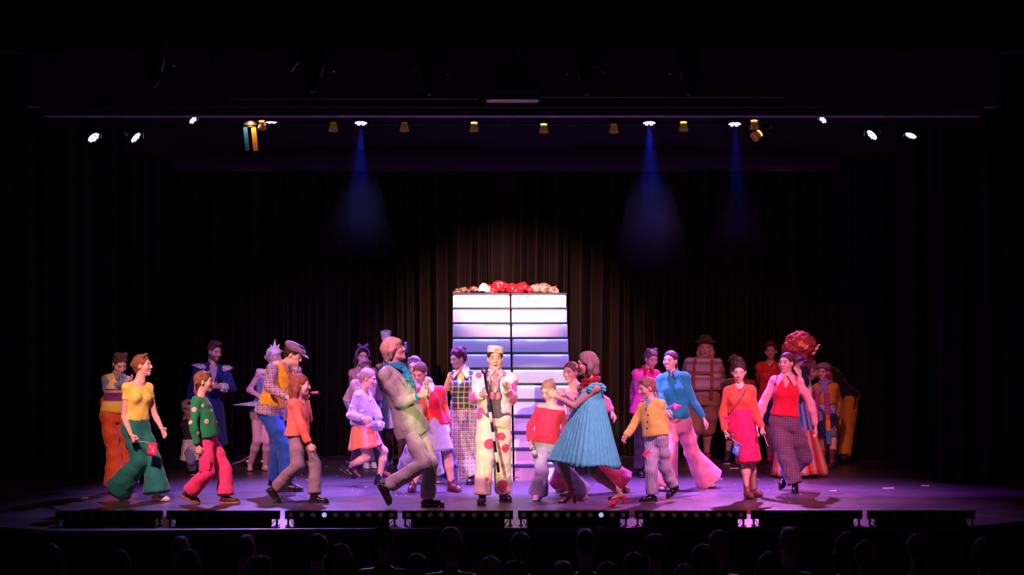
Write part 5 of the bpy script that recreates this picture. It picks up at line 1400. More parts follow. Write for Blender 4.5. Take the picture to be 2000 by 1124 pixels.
# 22 --- yellow cardigan girl
P = Person('c22', 6, 1038, 1.44, (252, 355), (278, 430), (308, 660), -38, L=[(358, 562), (362, 682)], R=[(170, 588), (126, 652)], lL=[(358, 830), a(412, 945, .2, -45, 28)], lR=[(278, 845), g(284, 1040, -72)], hy=-66, hp=14, sex='c', hair=('braids', (.28, .15, .09)), hands=('grip', 'relax'), shoes=('shoe', (.014, .013, .022), (.02, .02, .02), .2), label='girl with plaits in yellow cardigan and striped trousers carrying a pink flag')
P.top('cardigan', cloth('butter_yellow_wool', (.88, .66, .12), knit=240), 1.96, .07, .020, ('v', .10), loose=.02, w=1.35, cuff=.040)
P.trousers(cloth('blue_cream_stripe', (.60, .58, .66), p_stripe((.10, .10, .26), .018, .38)), (.096, .084, .086), 1.94)
S = Sdf(.008); S.cone(P.nk + P.fu * .055, P.on_chest(.82, 0, .12), .03, .012, k=.01, n=P.fu, q=.5); P.part('blouse', S, cloth('aqua_blouse', (.15, .45, .50)))
btn = MB().ball((0, 0, 0), (.010, .005, .010)).mesh('button', True)
for x, y in ((262, 520), (258, 560), (256, 598)): stick_on(P, x, y, btn, plain('brown_button', (.06, .03, .02), .4), 'button')
# 23 --- teal shirt
P = Person('c23', 6, 962, 1.70, (392, 195), (405, 268), (432, 575), -14, L=[(520, 432), (590, 540)], R=[(322, 405, -.05), (372, 500, -.28)], lL=[(520, 745), g(628, 950, 8)], lR=[(388, 755), g(350, 968, -10)], hy=-28, hp=-4, mouth='smile', hair=('pony', (.06, .03, .03)), hands=('relax', 'grip'), thumbs=(None, (0, -1, .3)), shoes=('sneaker', (.66, .56, .64), (.10, .08, .10)), label='smiling woman in teal shirt and pink flared trousers holding a pink flag')
P.top('shirt', cloth('teal_cotton', (.006, .26, .34)), 1.97, .10, .018, ('v', .11), w=1.3, cuff=.038); P.collar(cloth('teal_cotton', (.006, .26, .34)), .068, .075); P.trousers(cloth('baby_pink_denim', (.80, .30, .38)), (.104, .092, .185), 1.97)
S = Sdf(.010); P.torso(S, .011, .04, .2, kc=.012); P.part('waistband', S, cloth('apricot_band', (.78, .40, .20)))
for x, y in ((420, 325), (428, 370), (436, 420)): stick_on(P, x, y, btn, plain('teal_button', (.02, .25, .32), .3), 'button')
# 24 --- Tyrolean hat
P = Person('c24', 6, 788, 1.80, (600, 118), (590, 182), (585, 420), -6, L=[(705, 300), (690, 395)], R=[(468, 300), (482, 395)], lL=[(610, 600), g(608, 776, 5)], lR=[(535, 600), g(515, 790, -10)], hy=-8, build=1.42, sex='m', mouth='o', hair=('long', (.62, .33, .10)), shoes=('shoe', (.45, .03, .03), (.05, .02, .02)), label='stout performer in Alpine hat, patterned sweater, braces and knee breeches')
P.top('sweater', cloth('fair_isle_knit', (.50, .38, .36), p_fair([(.55, .38, .36), (.30, .22, .28), (.72, .60, .52), (.40, .20, .18), (.55, .42, .46)], .045)), 1.9, .22, .018, ('r', .06), belly=.07, w=1.2)
br_ = cloth('brown_breeches', (.36, .20, .09))
P.trousers(br_, (.135, .115, .10), 1.12, 'breeches', .12)
for q in (-1, 1):
    S = Sdf(.010); S.chain([P.on_chest(.02, q * .13, .20), P.on_chest(.3, q * .135, .265), P.on_chest(.62, q * .13, .22), P.on_chest(.92, q * .12, .12), P.on_chest(1.0, q * .10, .02)], [.026] * 5, k=.006, n=P.fu, q=.4); P.part('brace', S, cloth('tan_leather_brace', (.32, .10, .03), rough=.5))
S = Sdf(.010); S.cone(P.on_chest(.62, -.12, .225), P.on_chest(.62, .12, .225), .024, .024, k=.006, n=P.fu, q=.4); P.part('cross_strap', S, cloth('tan_leather_brace', (.32, .10, .03), rough=.5))
P.socks(cloth('bottle_green_sock', (.006, .16, .09)), .42, .97)
for kn in (P.knL.lerp(P.anL, .10), P.knR.lerp(P.anR, .10)):
    S = Sdf(.008); S.cone(kn + Vector((0, 0, .03)), kn - Vector((0, 0, .02)), .098, .098, k=.01, cap=3); P.part('knee_band', S, cloth('dark_trim_band', (.10, .02, .04), p_dots((.6, .5, .5), 34, .3, .2)))
S = Sdf(.007); S.loft((0, .01, .085), (0, 0, 1), (1, 0, 0), (0, 1, 0), (0, .05, .095), (.095, .088, .062), (.115, .105, .072), kc=.03); S.loft((0, .01, .078), (0, 0, 1), (1, 0, 0), (0, 1, 0), (0, .016), (.150, .145), (.165, .16), kc=.012); P.hobj('alpine_hat', S.mesh('alpine_hat'), cloth('olive_brown_felt', (.085, .055, .03)))
# 25 --- knit cap
P = Person('c25', 6, 798, 1.50, (792, 232), (790, 305), (790, 490), -5, L=[(880, 335), (835, 345)], R=[(705, 350), (745, 375)], lL=[(820, 640), g(822, 798, 0)], lR=[(748, 645), g(732, 798, -10)], hp=35, sex='c', hair=('long', (.40, .16, .05)), hands=('relax', 'relax'), shoes=('boot', (.16, .03, .04), (.04, .01, .01)), label='performer in striped knit cap and floral jumper leaning over the orange cardigan girl')
P.top('jumper', cloth('floral_red_knit', (.42, .025, .03), p_patch((.50, .16, .05), 22, (.06, .12, .05), (1, 1, 1))), 1.95, -.10, .028, ('r', .06), w=1.6, cuff=.05); P.trousers(cloth('olive_breeches', (.12, .06, .035)), (.1, .09, .085), 1.2); P.socks(cloth('dark_teal_sock', (.01, .11, .11)), .72, .99)
S = Sdf(.007); S.ell((0, .01, .075), (.104, .125, .085), k=.01); S.cone((-.01, .01, .13), (-.045, .02, .185), .065, .035, k=.03); S.chain([(-.05, .02, .19), (-.11, .0, .17), (-.135, -.01, .11)], (.03, .014, .012), k=.01); S.half((0, 0, .035), (0, -.2, -1)); P.hobj('knit_cap', S.mesh('knit_cap'), cloth('olive_striped_knit', (.10, .11, .05), p_stripe((.38, .12, .07), .030, .4, 'z'), knit=200))
# 26 --- orange cardigan, hot pink dress
P = Person('c26', 6, 1016, 1.55, (800, 260), (803, 345), (815, 590), -8, L=[(898, 510), (938, 598)], R=[(702, 515), (718, 618)], lL=[(872, 805), g(886, 1004, 30)], lR=[(838, 805), g(850, 1016, 15)], hy=-6, hp=12, hair=('topbun', (.035, .02, .025)), hands=('grip', 'grip'), shoes=('tall', (.16, .05, .035), (.05, .02, .015), .4), label='girl in coral cardigan over hot pink dress and brown boots holding a blue flag')
P.skirt('dress', cloth('hot_pink_jersey', (.85, .012, .14)), P.on_chest(.45, 0), P.px(858, 798), (.142, .118), (.148, .135), 4, .006, .05, swing=(0, 0, 0))
S = Sdf(.0125); P.torso(S, .012, -.15, .93, kc=.02); P.bust(S, .008); P.part('bodice', S, cloth('hot_pink_jersey', (.85, .012, .14)))
P.top('cardigan', cloth('coral_knit', (.88, .10, .05), knit=280), 1.97, .38, .020, ('v', .12), w=1.2, cuff=.036)
S = Sdf(.008); S.chain([P.on_chest(.98, .09, .03), P.on_chest(.8, .05, .13), P.on_chest(.5, -.06, .165), P.on_chest(.3, -.13, .13)], [.008] * 4, k=.004); P.part('bag_strap', S, plain('plum_strap', (.10, .02, .16), .5))
# 27 --- red shirt
P = Person('c27', 7, 800, 1.72, (382, 138), (376, 205), (378, 440), -12, L=[(440, 320), (430, 420)], R=[(318, 330), (340, 288)], lL=[(405, 620), g(405, 792, 5)], lR=[(368, 622), g(376, 800, -10)], hp=2, skin='tan', hair=('quiff', (.12, .04, .03)), hands=('relax', 'grip'), shoes=('shoe', (.60, .04, .06), (.2, .02, .03)), label='performer in red orange shirt with fist raised behind the red vest woman')
P.top('shirt', cloth('scarlet_silk', (.66, .035, .015), rough=.4), 2, -.10, .02, ('v', .16), w=1.3); P.hose(cloth('lilac_tights', (.30, .12, .28), fold=.1)); P.skirt('blue_skirt', cloth('navy_satin', (.01, .03, .22)), P.pv + P.up * .10, P.pv + Vector((0, 0, -.30)), (.15, .13), (.22, .2), 6, .01, .06)
# 28 --- huge curly hair
P = Person('c28', 7, 888, 1.78, (552, 158), (525, 235), (530, 490), 25, L=[(598, 350), (600, 455)], R=[(432, 345), (430, 445)], lL=[(555, 680), g(560, 888, 30)], lR=[(510, 680), g(505, 890, 15)], hy=55, hp=26, hair=('afro', (.24, .035, .028)), shoes=('shoe', (.02, .02, .02), (.02, .02, .02)), label='performer with a huge curly auburn wig and butterfly in a long multicoloured skirt')
P.top('jacket', cloth('black_jacket', (.010, .009, .014)), .6, -.10, .022, ('v', .20)); P.top('blouse_sleeves', cloth('white_blouse', (.66, .56, .66)), 1.96, .7, .012, ('r', .07), w=1.6, cuff=.05)
def p_gores(N, u, z, b, co):
    x, y, zz = N.sep(co); an = N.math('ARCTAN2', y, x); fr = N.math('FRACT', N.math('MULTIPLY', an, 1.75)); c = b
    for i, col in enumerate(((.55, .012, .02), (.70, .16, .01), (.62, .5, .45), (.75, .30, .02))): c = N.mix(N.math('GREATER_THAN', fr, .25 * i), c, col)
    return N.mix(N.math('GREATER_THAN', zz, .62), c, N.mix(N.math('GREATER_THAN', fr, .5), (.30, .26, .5), (.01, .16, .25)))
P.skirt('panel_skirt', cloth('panelled_cotton', (.6, .02, .02), p_gores), P.pv + P.up * .12, P.px(545, 872), (.15, .13), (.40, .32), 18, .012, .10)
bf = MB()
for sx, sc in ((-1, 1.0), (1, .8)):
    bf.add([(0, 0, 0), (sx * .06 * sc, -.02, .055), (sx * .085 * sc, -.01, .01), (sx * .05 * sc, 0, -.045)], [(0, 1, 2, 3)])
bf.ball((0, -.004, 0), (.008, .008, .04)); q = P.hobj('butterfly', bf.mesh('butterfly'), plain('amber_butterfly', (.80, .36, .08), .5), Matrix.Translation((-.17, -.075, .17)) @ Euler((0, .2, -.9)).to_matrix().to_4x4() @ Matrix.Scale(.95, 4))
bf2 = MB().add([(0, 0, 0), (.03, -.01, .03), (.035, 0, -.02), (-.01, 0, -.05), (-.03, 0, .01)], [(0, 1, 2, 3, 4)]); P.hobj('hair_clip', bf2.mesh('hair_clip'), plain('blue_clip', (.05, .16, .7), .4), Matrix.Translation((-.175, -.085, .03)) @ Euler((0, 0, -.9)).to_matrix().to_4x4())
for i, (x, y, z) in enumerate(((.02, -.165, .16), (.06, -.15, .20), (.0, -.16, .10), (.10, -.12, .16))): P.hobj('hair_flower', MB().ball((0, 0, 0), (.022, .014, .022)).ball((.014, -.006, .016), .012).mesh('hair_flower', True), plain('cream_flower', (.72, .52, .32), .6), Matrix.Translation((x, y, z)))
# 29 --- red vest
P = Person('c29', 7, 976, 1.70, (474, 207), (478, 288), (462, 565), -10, L=[(618, 455), (646, 585)], R=[(335, 455), (302, 580)], lL=[(575, 770), a(462, 880, .35, -40, 38)], lR=[(478, 775), g(525, 980, -8)], hy=-38, hp=-2, hair=('lowbun', (.06, .03, .035)), shoes=('shoe', (.012, .011, .016), (.012, .012, .012), .25), label='woman in scarlet V-neck vest, pale pink blouse and checked wide trousers')
bl = cloth('pale_pink_blouse', (.74, .40, .44), fold=.7)
P.top('blouse', bl, 1.98, .16, .014, ('v', .14), w=1.45, cuff=.036); P.top('sweater_vest', cloth('scarlet_knit', (.80, .010, .045), knit=280, fold=.3), 0, .14, .021, ('v', .19), armhole=True); P.collar(bl, .072, .13, spread=.10)
P.trousers(cloth('plum_check', (.12, .06, .115), p_plaid((.34, .22, .30), None, .030, .14)), (.115, .108, .100), 1.95)
# 30 --- scarf girl
P = Person('c30', 7, 833, 1.45, (694, 262), (706, 330), (714, 530), -16, L=[(785, 435), (772, 532)], R=[(648, 430), (640, 515)], lL=[(752, 680), g(742, 838, -25)], lR=[(690, 682), g(688, 830, -20)], hy=-34, hp=2, sex='c', hair=('long', (.20, .05, .05)), shoes=('tall', (.11, .025, .03), (.03, .01, .01), .5), label='girl in knitted hat, amber jacket and long striped scarf near the wing curtain')
P.top('jumper', cloth('pale_blue_shirt', (.28, .36, .55), p_patch((.5, .5, .6), 30, (.06, .12, .4))), 1.98, .0, .014, ('r', .06), w=1.1, cuff=.044); P.top('jacket', cloth('amber_suede', (.62, .32, .03)), 1.8, .36, .024, ('v', .12), w=1.3, cuff=.046)
P.skirt('patch_skirt', cloth('dark_patchwork', (.03, .03, .06), p_patch((.30, .26, .26), 9, (.02, .03, .09))), P.pv + P.up * .05, P.pv + Vector((0, 0, -.26)), (.14, .12), (.185, .16), 5, .01, .05); P.socks(cloth('ruby_sock', (.40, .03, .04)), .35, .8)
S = Sdf(.007); S.ell((0, .012, .06), (.098, .120, .085), k=.01); S.half((0, 0, .04), (0, -.35, -1)); S.ell((0, .12, .0), (.04, .04, .05), k=.03); P.hobj('knit_hat', S.mesh('knit_hat'), cloth('rose_grey_knit', (.34, .16, .20), p_stripe((.22, .20, .45), .03, .4, 'z'), knit=220))
sc_ = cloth('striped_scarf', (.45, .20, .5), p_bands([(P.pv.z - .34, (.05, .32, .55)), (P.pv.z - .18, (.78, .40, .05)), (P.pv.z - .04, (.75, .12, .04)), (P.pv.z + .04, (.42, .06, .30)), (P.pv.z + .34, (.30, .22, .55))]))
S = Sdf(.009); c = P.nk + P.up * .01
for i in range(12): t = 2 * math.pi * i / 12; S.ell(c + P.lu * math.cos(t) * .07 + P.fu * math.sin(t) * .07, (.034, .034, .034), k=.02)
S.chain([c + P.fu * .08, P.on_chest(.7, .03, .16), P.on_chest(.1, .035, .17), P.on_chest(-.45, .04, .19), P.on_chest(-.72, .04, .19)], (.03, .036, .036, .038, .04), k=.02, n=P.fu, q=.4); S.chain([c + P.fu * .07, P.on_chest(.7, -.10, .15), P.on_chest(.1, -.12, .15)], (.03, .032, .034), k=.02, n=P.fu, q=.4); P.part('scarf', S, sc_)
# 31 --- stooping person
P = Person('c31', 7, 812, 1.74, (618, 248), (700, 250), (850, 415), -82, L=[(665, 360, -.1), (640, 440, -.12)], R=[(665, 360, .2), (640, 440, .22)], lL=[(838, 605), g(815, 812, -70)], lR=[(815, 600), g(800, 802, -70)], hy=-88, hp=48, sex='m', hair=('spiky', (.34, .20, .24)), dz=.35, shoes=('shoe', (.01, .01, .01), (.01, .01, .01)), label='stooping person in black top and mustard trousers with a dark side stripe')
P.top('jersey', cloth('black_jersey', (.010, .009, .011)), 2, -.10, .022, ('r', .06), w=1.2); P.trousers(cloth('mustard_twill', (.60, .32, .02)), (.112, .095, .090), 1.93)
S = Sdf(.010); S.chain([P.hpL - P.f * .03 + P.l * .105, P.knL + P.l * .082, P.anL + P.l * .085], (.016, .016, .016), k=.01, n=P.l, q=.6); P.part('side_stripe', S, plain('black_braid', (.008, .008, .01), .6))

# ------------------------------------------------------------------ things in their hands
M_WOODST = plain('pale_stick', (.55, .42, .34), .6)
def flag(P, hand, corners, col, label, text='JM', trot=0.0, dy=0.0, stick=None):
    """little hand flag: crop-pixel corners (clockwise from the pole's top), at the hand's depth"""
    gp = P.grip_point(hand); d = gp.y + D0 - P.d0 + dy
    pts = [P.px(x, y, d + (.02 * math.sin(i * 2.1))) for i, (x, y) in enumerate(corners)]
    o = empty('flag', gp); tag(o, label, 'flag'); c = sum(pts, Vector()) / 4
    end = pts[0] + (pts[0] - pts[3]) * .02 if stick is None else P.px(stick[0], stick[1], d)
    a_ = gp + (gp - end).normalized() * .05
    MB().tube([a_ - gp, end - gp], .0045, 8).build('stick', M_WOODST, o)
    n = (pts[1] - pts[0]).cross(pts[3] - pts[0]).normalized()
    if n.y > 0: n = -n
    mb = MB(); G = 6; vs = []
    for lay in (1, -1):
        for i in range(G + 1):
            for j in range(G + 1):
                u_, w_ = i / G, j / G; p = (pts[0] * (1 - u_) + pts[1] * u_) * (1 - w_) + (pts[3] * (1 - u_) + pts[2] * u_) * w_
                vs.append(p + n * (.006 * math.sin(u_ * 5) * math.sin(w_ * 3) + lay * .0015) - gp)
    K = (G + 1) ** 2; fs = []
    for i in range(G):
        for j in range(G):
            q = i * (G + 1) + j; f = (q, q + 1, q + G + 2, q + G + 1); fs.append(f); fs.append(tuple(K + z for z in f[::-1]))
    for i in range(G):
        for (x, y) in ((i, i + 1), (G * (G + 1) + i, G * (G + 1) + i + 1), (i * (G + 1), (i + 1) * (G + 1)), (i * (G + 1) + G, (i + 1) * (G + 1) + G)): fs.append((x, y, K + y, K + x))
    cl = mb.add(vs, fs).build('flag_cloth', cloth('flag_%d_%d' % (col[0] * 100, col[2] * 100), col, fold=.2), o, True)
    cu = bpy.data.curves.new('lettering', 'FONT'); cu.body = text; sz = min((pts[1] - pts[0]).length, (pts[3] - pts[0]).length) * .62; cu.size = sz; cu.extrude = .0008; cu.align_x = 'CENTER'; cu.align_y = 'CENTER'
    tm = link('lettering', text_mesh(cu, 'lettering'), plain('white_print', (.8, .76, .8), .6), cl)
    x = (pts[1] - pts[0]).normalized(); x = (x - n * x.dot(n)).normalized(); y = n.cross(x)
    R = Matrix((x, y, n)).transposed().to_4x4() @ Matrix.Rotation(math.radians(trot), 4, 'Z')
    tm.matrix_basis = Matrix.Translation(c - gp + n * .009) @ R
    return o
PINK = (.72, .02, .14); FBLUE = (.06, .16, .62)
flag(PEOPLE['c02'], 'R', [(333, 684), (388, 688), (380, 763), (326, 757)], PINK, 'pink hand flag with white letters beside the dark green trousers', trot=-90)
flag(PEOPLE['c22'], 'L', [(303, 770), (262, 806), (221, 757), (262, 727)], PINK, 'pink hand flag hanging in front of the striped trousers', trot=170, dy=-.16)
flag(PEOPLE['c23'], 'R', [(388, 468), (420, 449), (463, 466), (430, 491)], PINK, 'dark pink hand flag held flat against the teal shirt', trot=0, dy=-.03)
flag(PEOPLE['c26'], 'R', [(776, 679), (813, 700), (796, 768), (757, 744)], FBLUE, 'blue hand flag with white letters beside the hot pink dress', trot=-60, stick=(813, 700))
P = PEOPLE['c26']; gp = P.grip_point('L'); e = P.px(972, 705, gp.y + D0 - P.d0)
o = tag(empty('flag_stick', gp), 'thin pale stick in the other hand of the hot pink dress girl', 'stick'); MB().tube([(0, 0, .04), e - gp], .0045, 8).build('stick', M_WOODST, o)
# striped cane
P = PEOPLE['c17']; gp = P.grip_point('R'); dd = gp.y + D0 - P.d0
o = tag(empty('cane', gp), 'black cane with white bands and silver knob held by the polka dot man', 'cane')
ka = P.px(376, 266, dd); kb = P.px(460, 862, dd - .06)
ax = (kb - ka); g1 = ka + ax * ((gp - ka).dot(ax) / ax.length_squared); off = gp - g1; ka += off; kb += off
MB().tube([ka - gp, kb - gp], .016, 12).build('shaft', plain('cane_black', (.012, .012, .018), .25), o, True)
for t0, t1 in ((.40, .50), (.60, .69), (.80, .90)): MB().tube([ka.lerp(kb, t0) - gp, ka.lerp(kb, t1) - gp], .0172, 12).build('band', plain('cane_white', (.80, .74, .70), .4), o, True)
MB().ball(ka - gp + Vector((0, 0, .01)), .038, n=14).build('knob', plain('cane_black', (.012, .012, .018), .25), o, True)
MB().ball(ka - gp + Vector((0, -.02, .014)), .026, n=14).build('jewel', plain('silver', (.85, .82, .80), .15, .9), o, True)
# small ring held in the other hand
gl = P.hand_m['L'] @ Vector((-.02, -.03, -.13))
# gold microphone
P = PEOPLE['c15']; gp = P.grip_point('R'); dd = gp.y + D0 - P.d0
o = tag(empty('microphone', gp), 'gold handheld microphone in the suit man fist', 'microphone')
ma, mb_ = P.px(572, 312, dd), P.px(584, 432, dd); axm = mb_ - ma; off = gp - (ma + axm * ((gp - ma).dot(axm) / axm.length_squared)); ma += off; mb_ += off
MG = plain('brushed_gold', (.72, .50, .20), .3, .8)
MB().tube([ma.lerp(mb_, t) - gp for t in (.22, .6, 1)], [.019, .015, .012], 12).build('handle', MG, o, True)
MB().ball(ma.lerp(mb_, .1) - gp, (.026, .026, .032), n=14).build('grille', glitter('gold_mesh', (.7, .5, .25), (.4, .28, .12), 160), o, True)
MB().tube([ma.lerp(mb_, .19) - gp, ma.lerp(mb_, .23) - gp], .023, 12).build('collar_ring', MG, o, True)
# silver bottle
P = PEOPLE['c18']; gp = P.grip_point('R'); dd = gp.y + D0 - P.d0
o = tag(empty('bottle', gp), 'small silver bottle in the hand of the red sweater girl', 'bottle'); ba, bb = P.px(655, 692, dd), P.px(678, 772, dd); off = gp - ba.lerp(bb, .25); ba += off; bb += off
MB().tube([ba.lerp(bb, t) - gp for t in (0, .18, .26, .34, .92, 1)], [.014, .014, .016, .028, .030, .027], 14).build('glass', plain('smoky_silver', (.35, .32, .38), .12, .8), o, True)
MB().tube([ba.lerp(bb, -.08) - gp, ba.lerp(bb, .05) - gp], .016, 12).build('cap', plain('dark_cap', (.02, .02, .03), .3), o, True)
MB().tube([ba.lerp(bb, .45) - gp, ba.lerp(bb, .78) - gp], .0312, 14).build('label_band', plain('pale_label', (.45, .42, .48), .5), o, True)
# pink stick of the checked sweater girl
P = PEOPLE['c08']; gp = P.grip_point('L'); dd = gp.y + D0 - P.d0; tip = P.px(584, 386, dd)
o = tag(empty('lollipop_stick', gp), 'pink topped stick held out by the checked sweater girl', 'stick')
dv = tip - gp; MB().tube([(0, 0, 0), dv * .45], .005, 8).build('stick', M_WOODST, o); MB().tube([dv * .42, dv * .5, dv * .95, dv], [.008, .016, .016, .008], 10).build('pink_grip', plain('bright_pink', (.85, .08, .34), .5), o, True)
# silver handbag and pink purse
P = PEOPLE['c11']; c = P.px(292, 585, -.14); o = tag(empty('handbag', c), 'silvery blue handbag held by the lavender cardigan girl', 'bag')
S = Sdf(.008); S.loft((0, 0, -.06), (0, 0, 1), P.f, P.l, (0, .06, .13), (.085, .085, .065), (.035, .035, .022), kc=.03); q = S.mesh('bag_body'); link('bag_body', q, plain('silver_blue_leather', (.38, .42, .60), .3, .2), o)
MB().tube([(-.03, 0, .06), (-.02, 0, .12), (.03, 0, .13), (.06, 0, .06)], .006, 8).build('handle', plain('silver_blue_leather', (.38, .42, .60), .3, .2), o, True); MB().ball((0, -.03, .05), .010).build('clasp', MG, o, True)
P = PEOPLE['c26']; c = P.on_chest(.20, -.165, .07); o = tag(empty('purse', c), 'small hot pink purse at the hip of the coral cardigan girl', 'bag')
S = Sdf(.007); S.loft((0, 0, -.05), (0, 0, 1), P.lu, P.fu, (0, .05, .10), (.045, .048, .042), (.022, .024, .018), kc=.02); link('purse_body', S.mesh('purse_body'), plain('pink_patent', (.85, .03, .16), .25), o); MB().box((0, -.02, .02), (.07, .012, .03)).build('flap', plain('pink_patent_dark', (.70, .02, .12), .25), o)
# wand with bottle-shaped top held up behind the suit man
P = PEOPLE['c12']; c = P.px(462, 215, -.2); o = tag(empty('prop_wand', c), 'blue bottle-topped prop wand rising beside the suit man face', 'prop')
t_ = P.px(464, 150, -.2); u_ = P.px(462, 92, -.2)
MB().tube([P.px(466, 330, -.2) - c, t_ - c], .006, 8).build('rod', M_METAL, o); MB().tube([t_ - c, t_.lerp(u_, .4) - c, t_.lerp(u_, .62) - c, t_.lerp(u_, .82) - c, u_ - c], [.024, .024, .040, .018, .018], 12).build('blue_body', plain('periwinkle_plastic', (.16, .22, .62), .3), o, True); MB().ball(u_ - c, (.026, .026, .018)).build('white_cap', plain('white_plastic', (.8, .8, .84), .4), o, True)
P_ = at(791, 700, P.d0)
# rope lying by the dancer
aa, bb = at(455, 905, floor_d(912)), at(483, 893, floor_d(906)); aa.z = max(aa.z, .03)
c = on_floor(468, 908); o = tag(empty('rope', c), 'thin pale cord trailing on the floor beside the dancer', 'cord')
MB().tube([Vector((-.10, -.05, .008)), Vector((-.03, 0, .03)), Vector((.05, .02, .06)), Vector((.12, .05, .11)), Vector((.16, .05, .012))], .007, 8).build('cord', plain('pale_cord', (.55, .45, .42), .7), o, True)
# red pouch at the hip of the orange trousers
P = PEOPLE['c01']; c = P.px(62, 440, .0); o = tag(empty('pouch', c), 'small red pouch hanging at the hip of the orange trousers', 'bag')
S = Sdf(.007); S.loft((0, 0, -.07), (0, 0, 1), (1, 0, 0), (0, 1, 0), (0, .06, .12), (.024, .032, .022), (.035, .045, .03), kc=.02); link('pouch_body', S.mesh('pouch_body'), plain('red_pouch', (.60, .03, .03), .5), o); MB().tube([(0, 0, .05), (.02, 0, .08), (.07, .0, .09)], .006, 8).build('strap', plain('green_strap', (.10, .22, .05), .5), o, True)

# ------------------------------------------------------------------ bits of paper on the floor
fm = MB().add([(-.012, -.008, .0), (.012, -.006, .004), (.010, .008, .001), (-.010, .007, .005)], [(0, 1, 2, 3)]).mesh('confetti'); 
fm2 = MB().box((0, 0, .0015), (.022, .016, .003)).mesh('confetti')
r_ = random.Random(21); MCON = plain('white_paper', (.75, .72, .78), .7)
def conf(px, py, sc=1.0):
    p = on_floor(px, py); o = link('confetti_flake', fm2, MCON, None, p); o.rotation_euler.z = r_.uniform(0, 3); o.scale = (sc * r_.uniform(.6, 1.3), sc * r_.uniform(.6, 1.3), 1)
    tag(o, 'tiny white paper flake lying on the stage floor', 'confetti', 'paper flakes strewn over the stage floor')
for i in range(26): conf(r_.uniform(575, 780), r_.uniform(905, 975), r_.uniform(.7, 1.1))
for i in range(26): conf(r_.uniform(1270, 1600), r_.uniform(900, 985), r_.uniform(.7, 1.1))
for i in range(16): conf(r_.uniform(780, 1260), r_.uniform(925, 990), r_.uniform(.7, 1.0))
strip = MB().add([(-.09, -.012, .001), (.09, -.014, .001), (.09, .012, .003), (-.09, .010, .002), (-.09, -.012, .006), (.09, -.014, .010), (.09, .012, .012), (-.09, .010, .008)], [(3, 2, 1, 0), (4, 5, 6, 7), (0, 1, 5, 4), (1, 2, 6, 5), (2, 3, 7, 6), (3, 0, 4, 7)]).mesh('paper_strip')
for px, py, sc, rot, lab in ((1231, 924, .6, .0, 'white paper strip on the floor near the maroon trousers'), (1434, 916, .65, .1, 'white paper strip on the floor behind the hot pink dress'), (1403, 937, .6, 0, 'white paper strip next to the pink flared trousers'), (1420, 907, .5, .05, 'faint paper strip close to the back curtain'), (1475, 938, .5, 0, 'paper strip between the boots and the checked trousers'), (1735, 955, .75, .15, 'paper strip lying alone near the wing curtain'), (1807, 950, .6, -.5, 'outermost paper strip beside the dark wing'), (1627, 960, .5, .2, 'paper strip in front of the multicoloured skirt'), (165, 974, .5, .4, 'paper strip in front of the white slip-on shoes')):
    p = on_floor(px, py); o = link('paper_strip', strip, MCON, None, p); o.rotation_euler.z = rot; o.scale = (sc, sc, 1); tag(o, lab, 'paper', 'paper strips on the stage floor')

# ------------------------------------------------------------------ the audience and their seats
def spect_meshes(kind):
    S = Sdf(.013); R = Matrix.Rotation(math.pi, 3, 'Z')
    S.cone((0, 0, -.10), (0, -.02, -.24), .050, .062, k=.03); S.cone((-.16, -.03, -.30), (.16, -.03, -.30), .065, .065, k=.05)
    S.loft((0, -.03, -.75), (0, 0, 1), (1, 0, 0), (0, 1, 0), (0, .2, .42, .50), (.19, .18, .19, .12), (.12, .12, .11, .08), k=.05)
    for x in (-1, 1): S.cone((x * .18, -.03, -.31), (x * .22, .06, -.58), .055, .042, k=.03); S.cone((x * .22, .06, -.58), (x * .12, .28, -.62), .042, .030, k=.02)
    P1, Q1 = S.arrays(); hp_, hq = HEADS[kind == 'm']; hp2 = hp_ * np.array((-1, -1, 1))
    col = np.concatenate([np.tile(np.array((.02, .016, .02)), (len(P1), 1)), head_colors(hp_, SKIN['fair'], (.05, .03, .02), (.5, .2, .2))])
    return np_mesh('person', np.concatenate([P1, hp2]), np.concatenate([Q1, hq + len(P1)]), True, col)
SPM = {'f': spect_meshes('f'), 'm': spect_meshes('m')}
seat_parts = {}
S = Sdf(.014); S.loft((0, 0, -.42), (0, 0, 1), (1, 0, 0), (0, 1, 0), (0, .2, .40, .50), (.24, .25, .24, .17), (.05, .055, .05, .04), kc=.04); seat_parts['backrest'] = S.mesh('backrest')
S = Sdf(.016); S.loft((0, .26, -.42), (0, 0, 1), (1, 0, 0), (0, 1, 0), (0, .05, .10), (.23, .24, .22), (.23, .24, .22), kc=.03); seat_parts['cushion'] = S.mesh('cushion')
M_SEAT = cloth('dull_red_plush', (.14, .012, .016)); M_SEATP = plain('seat_frame_black', (.01, .01, .012), .5)
LEGM = MB().box((0, 0, 0), (.05, .30, .42)).mesh('leg')
fwd = 0
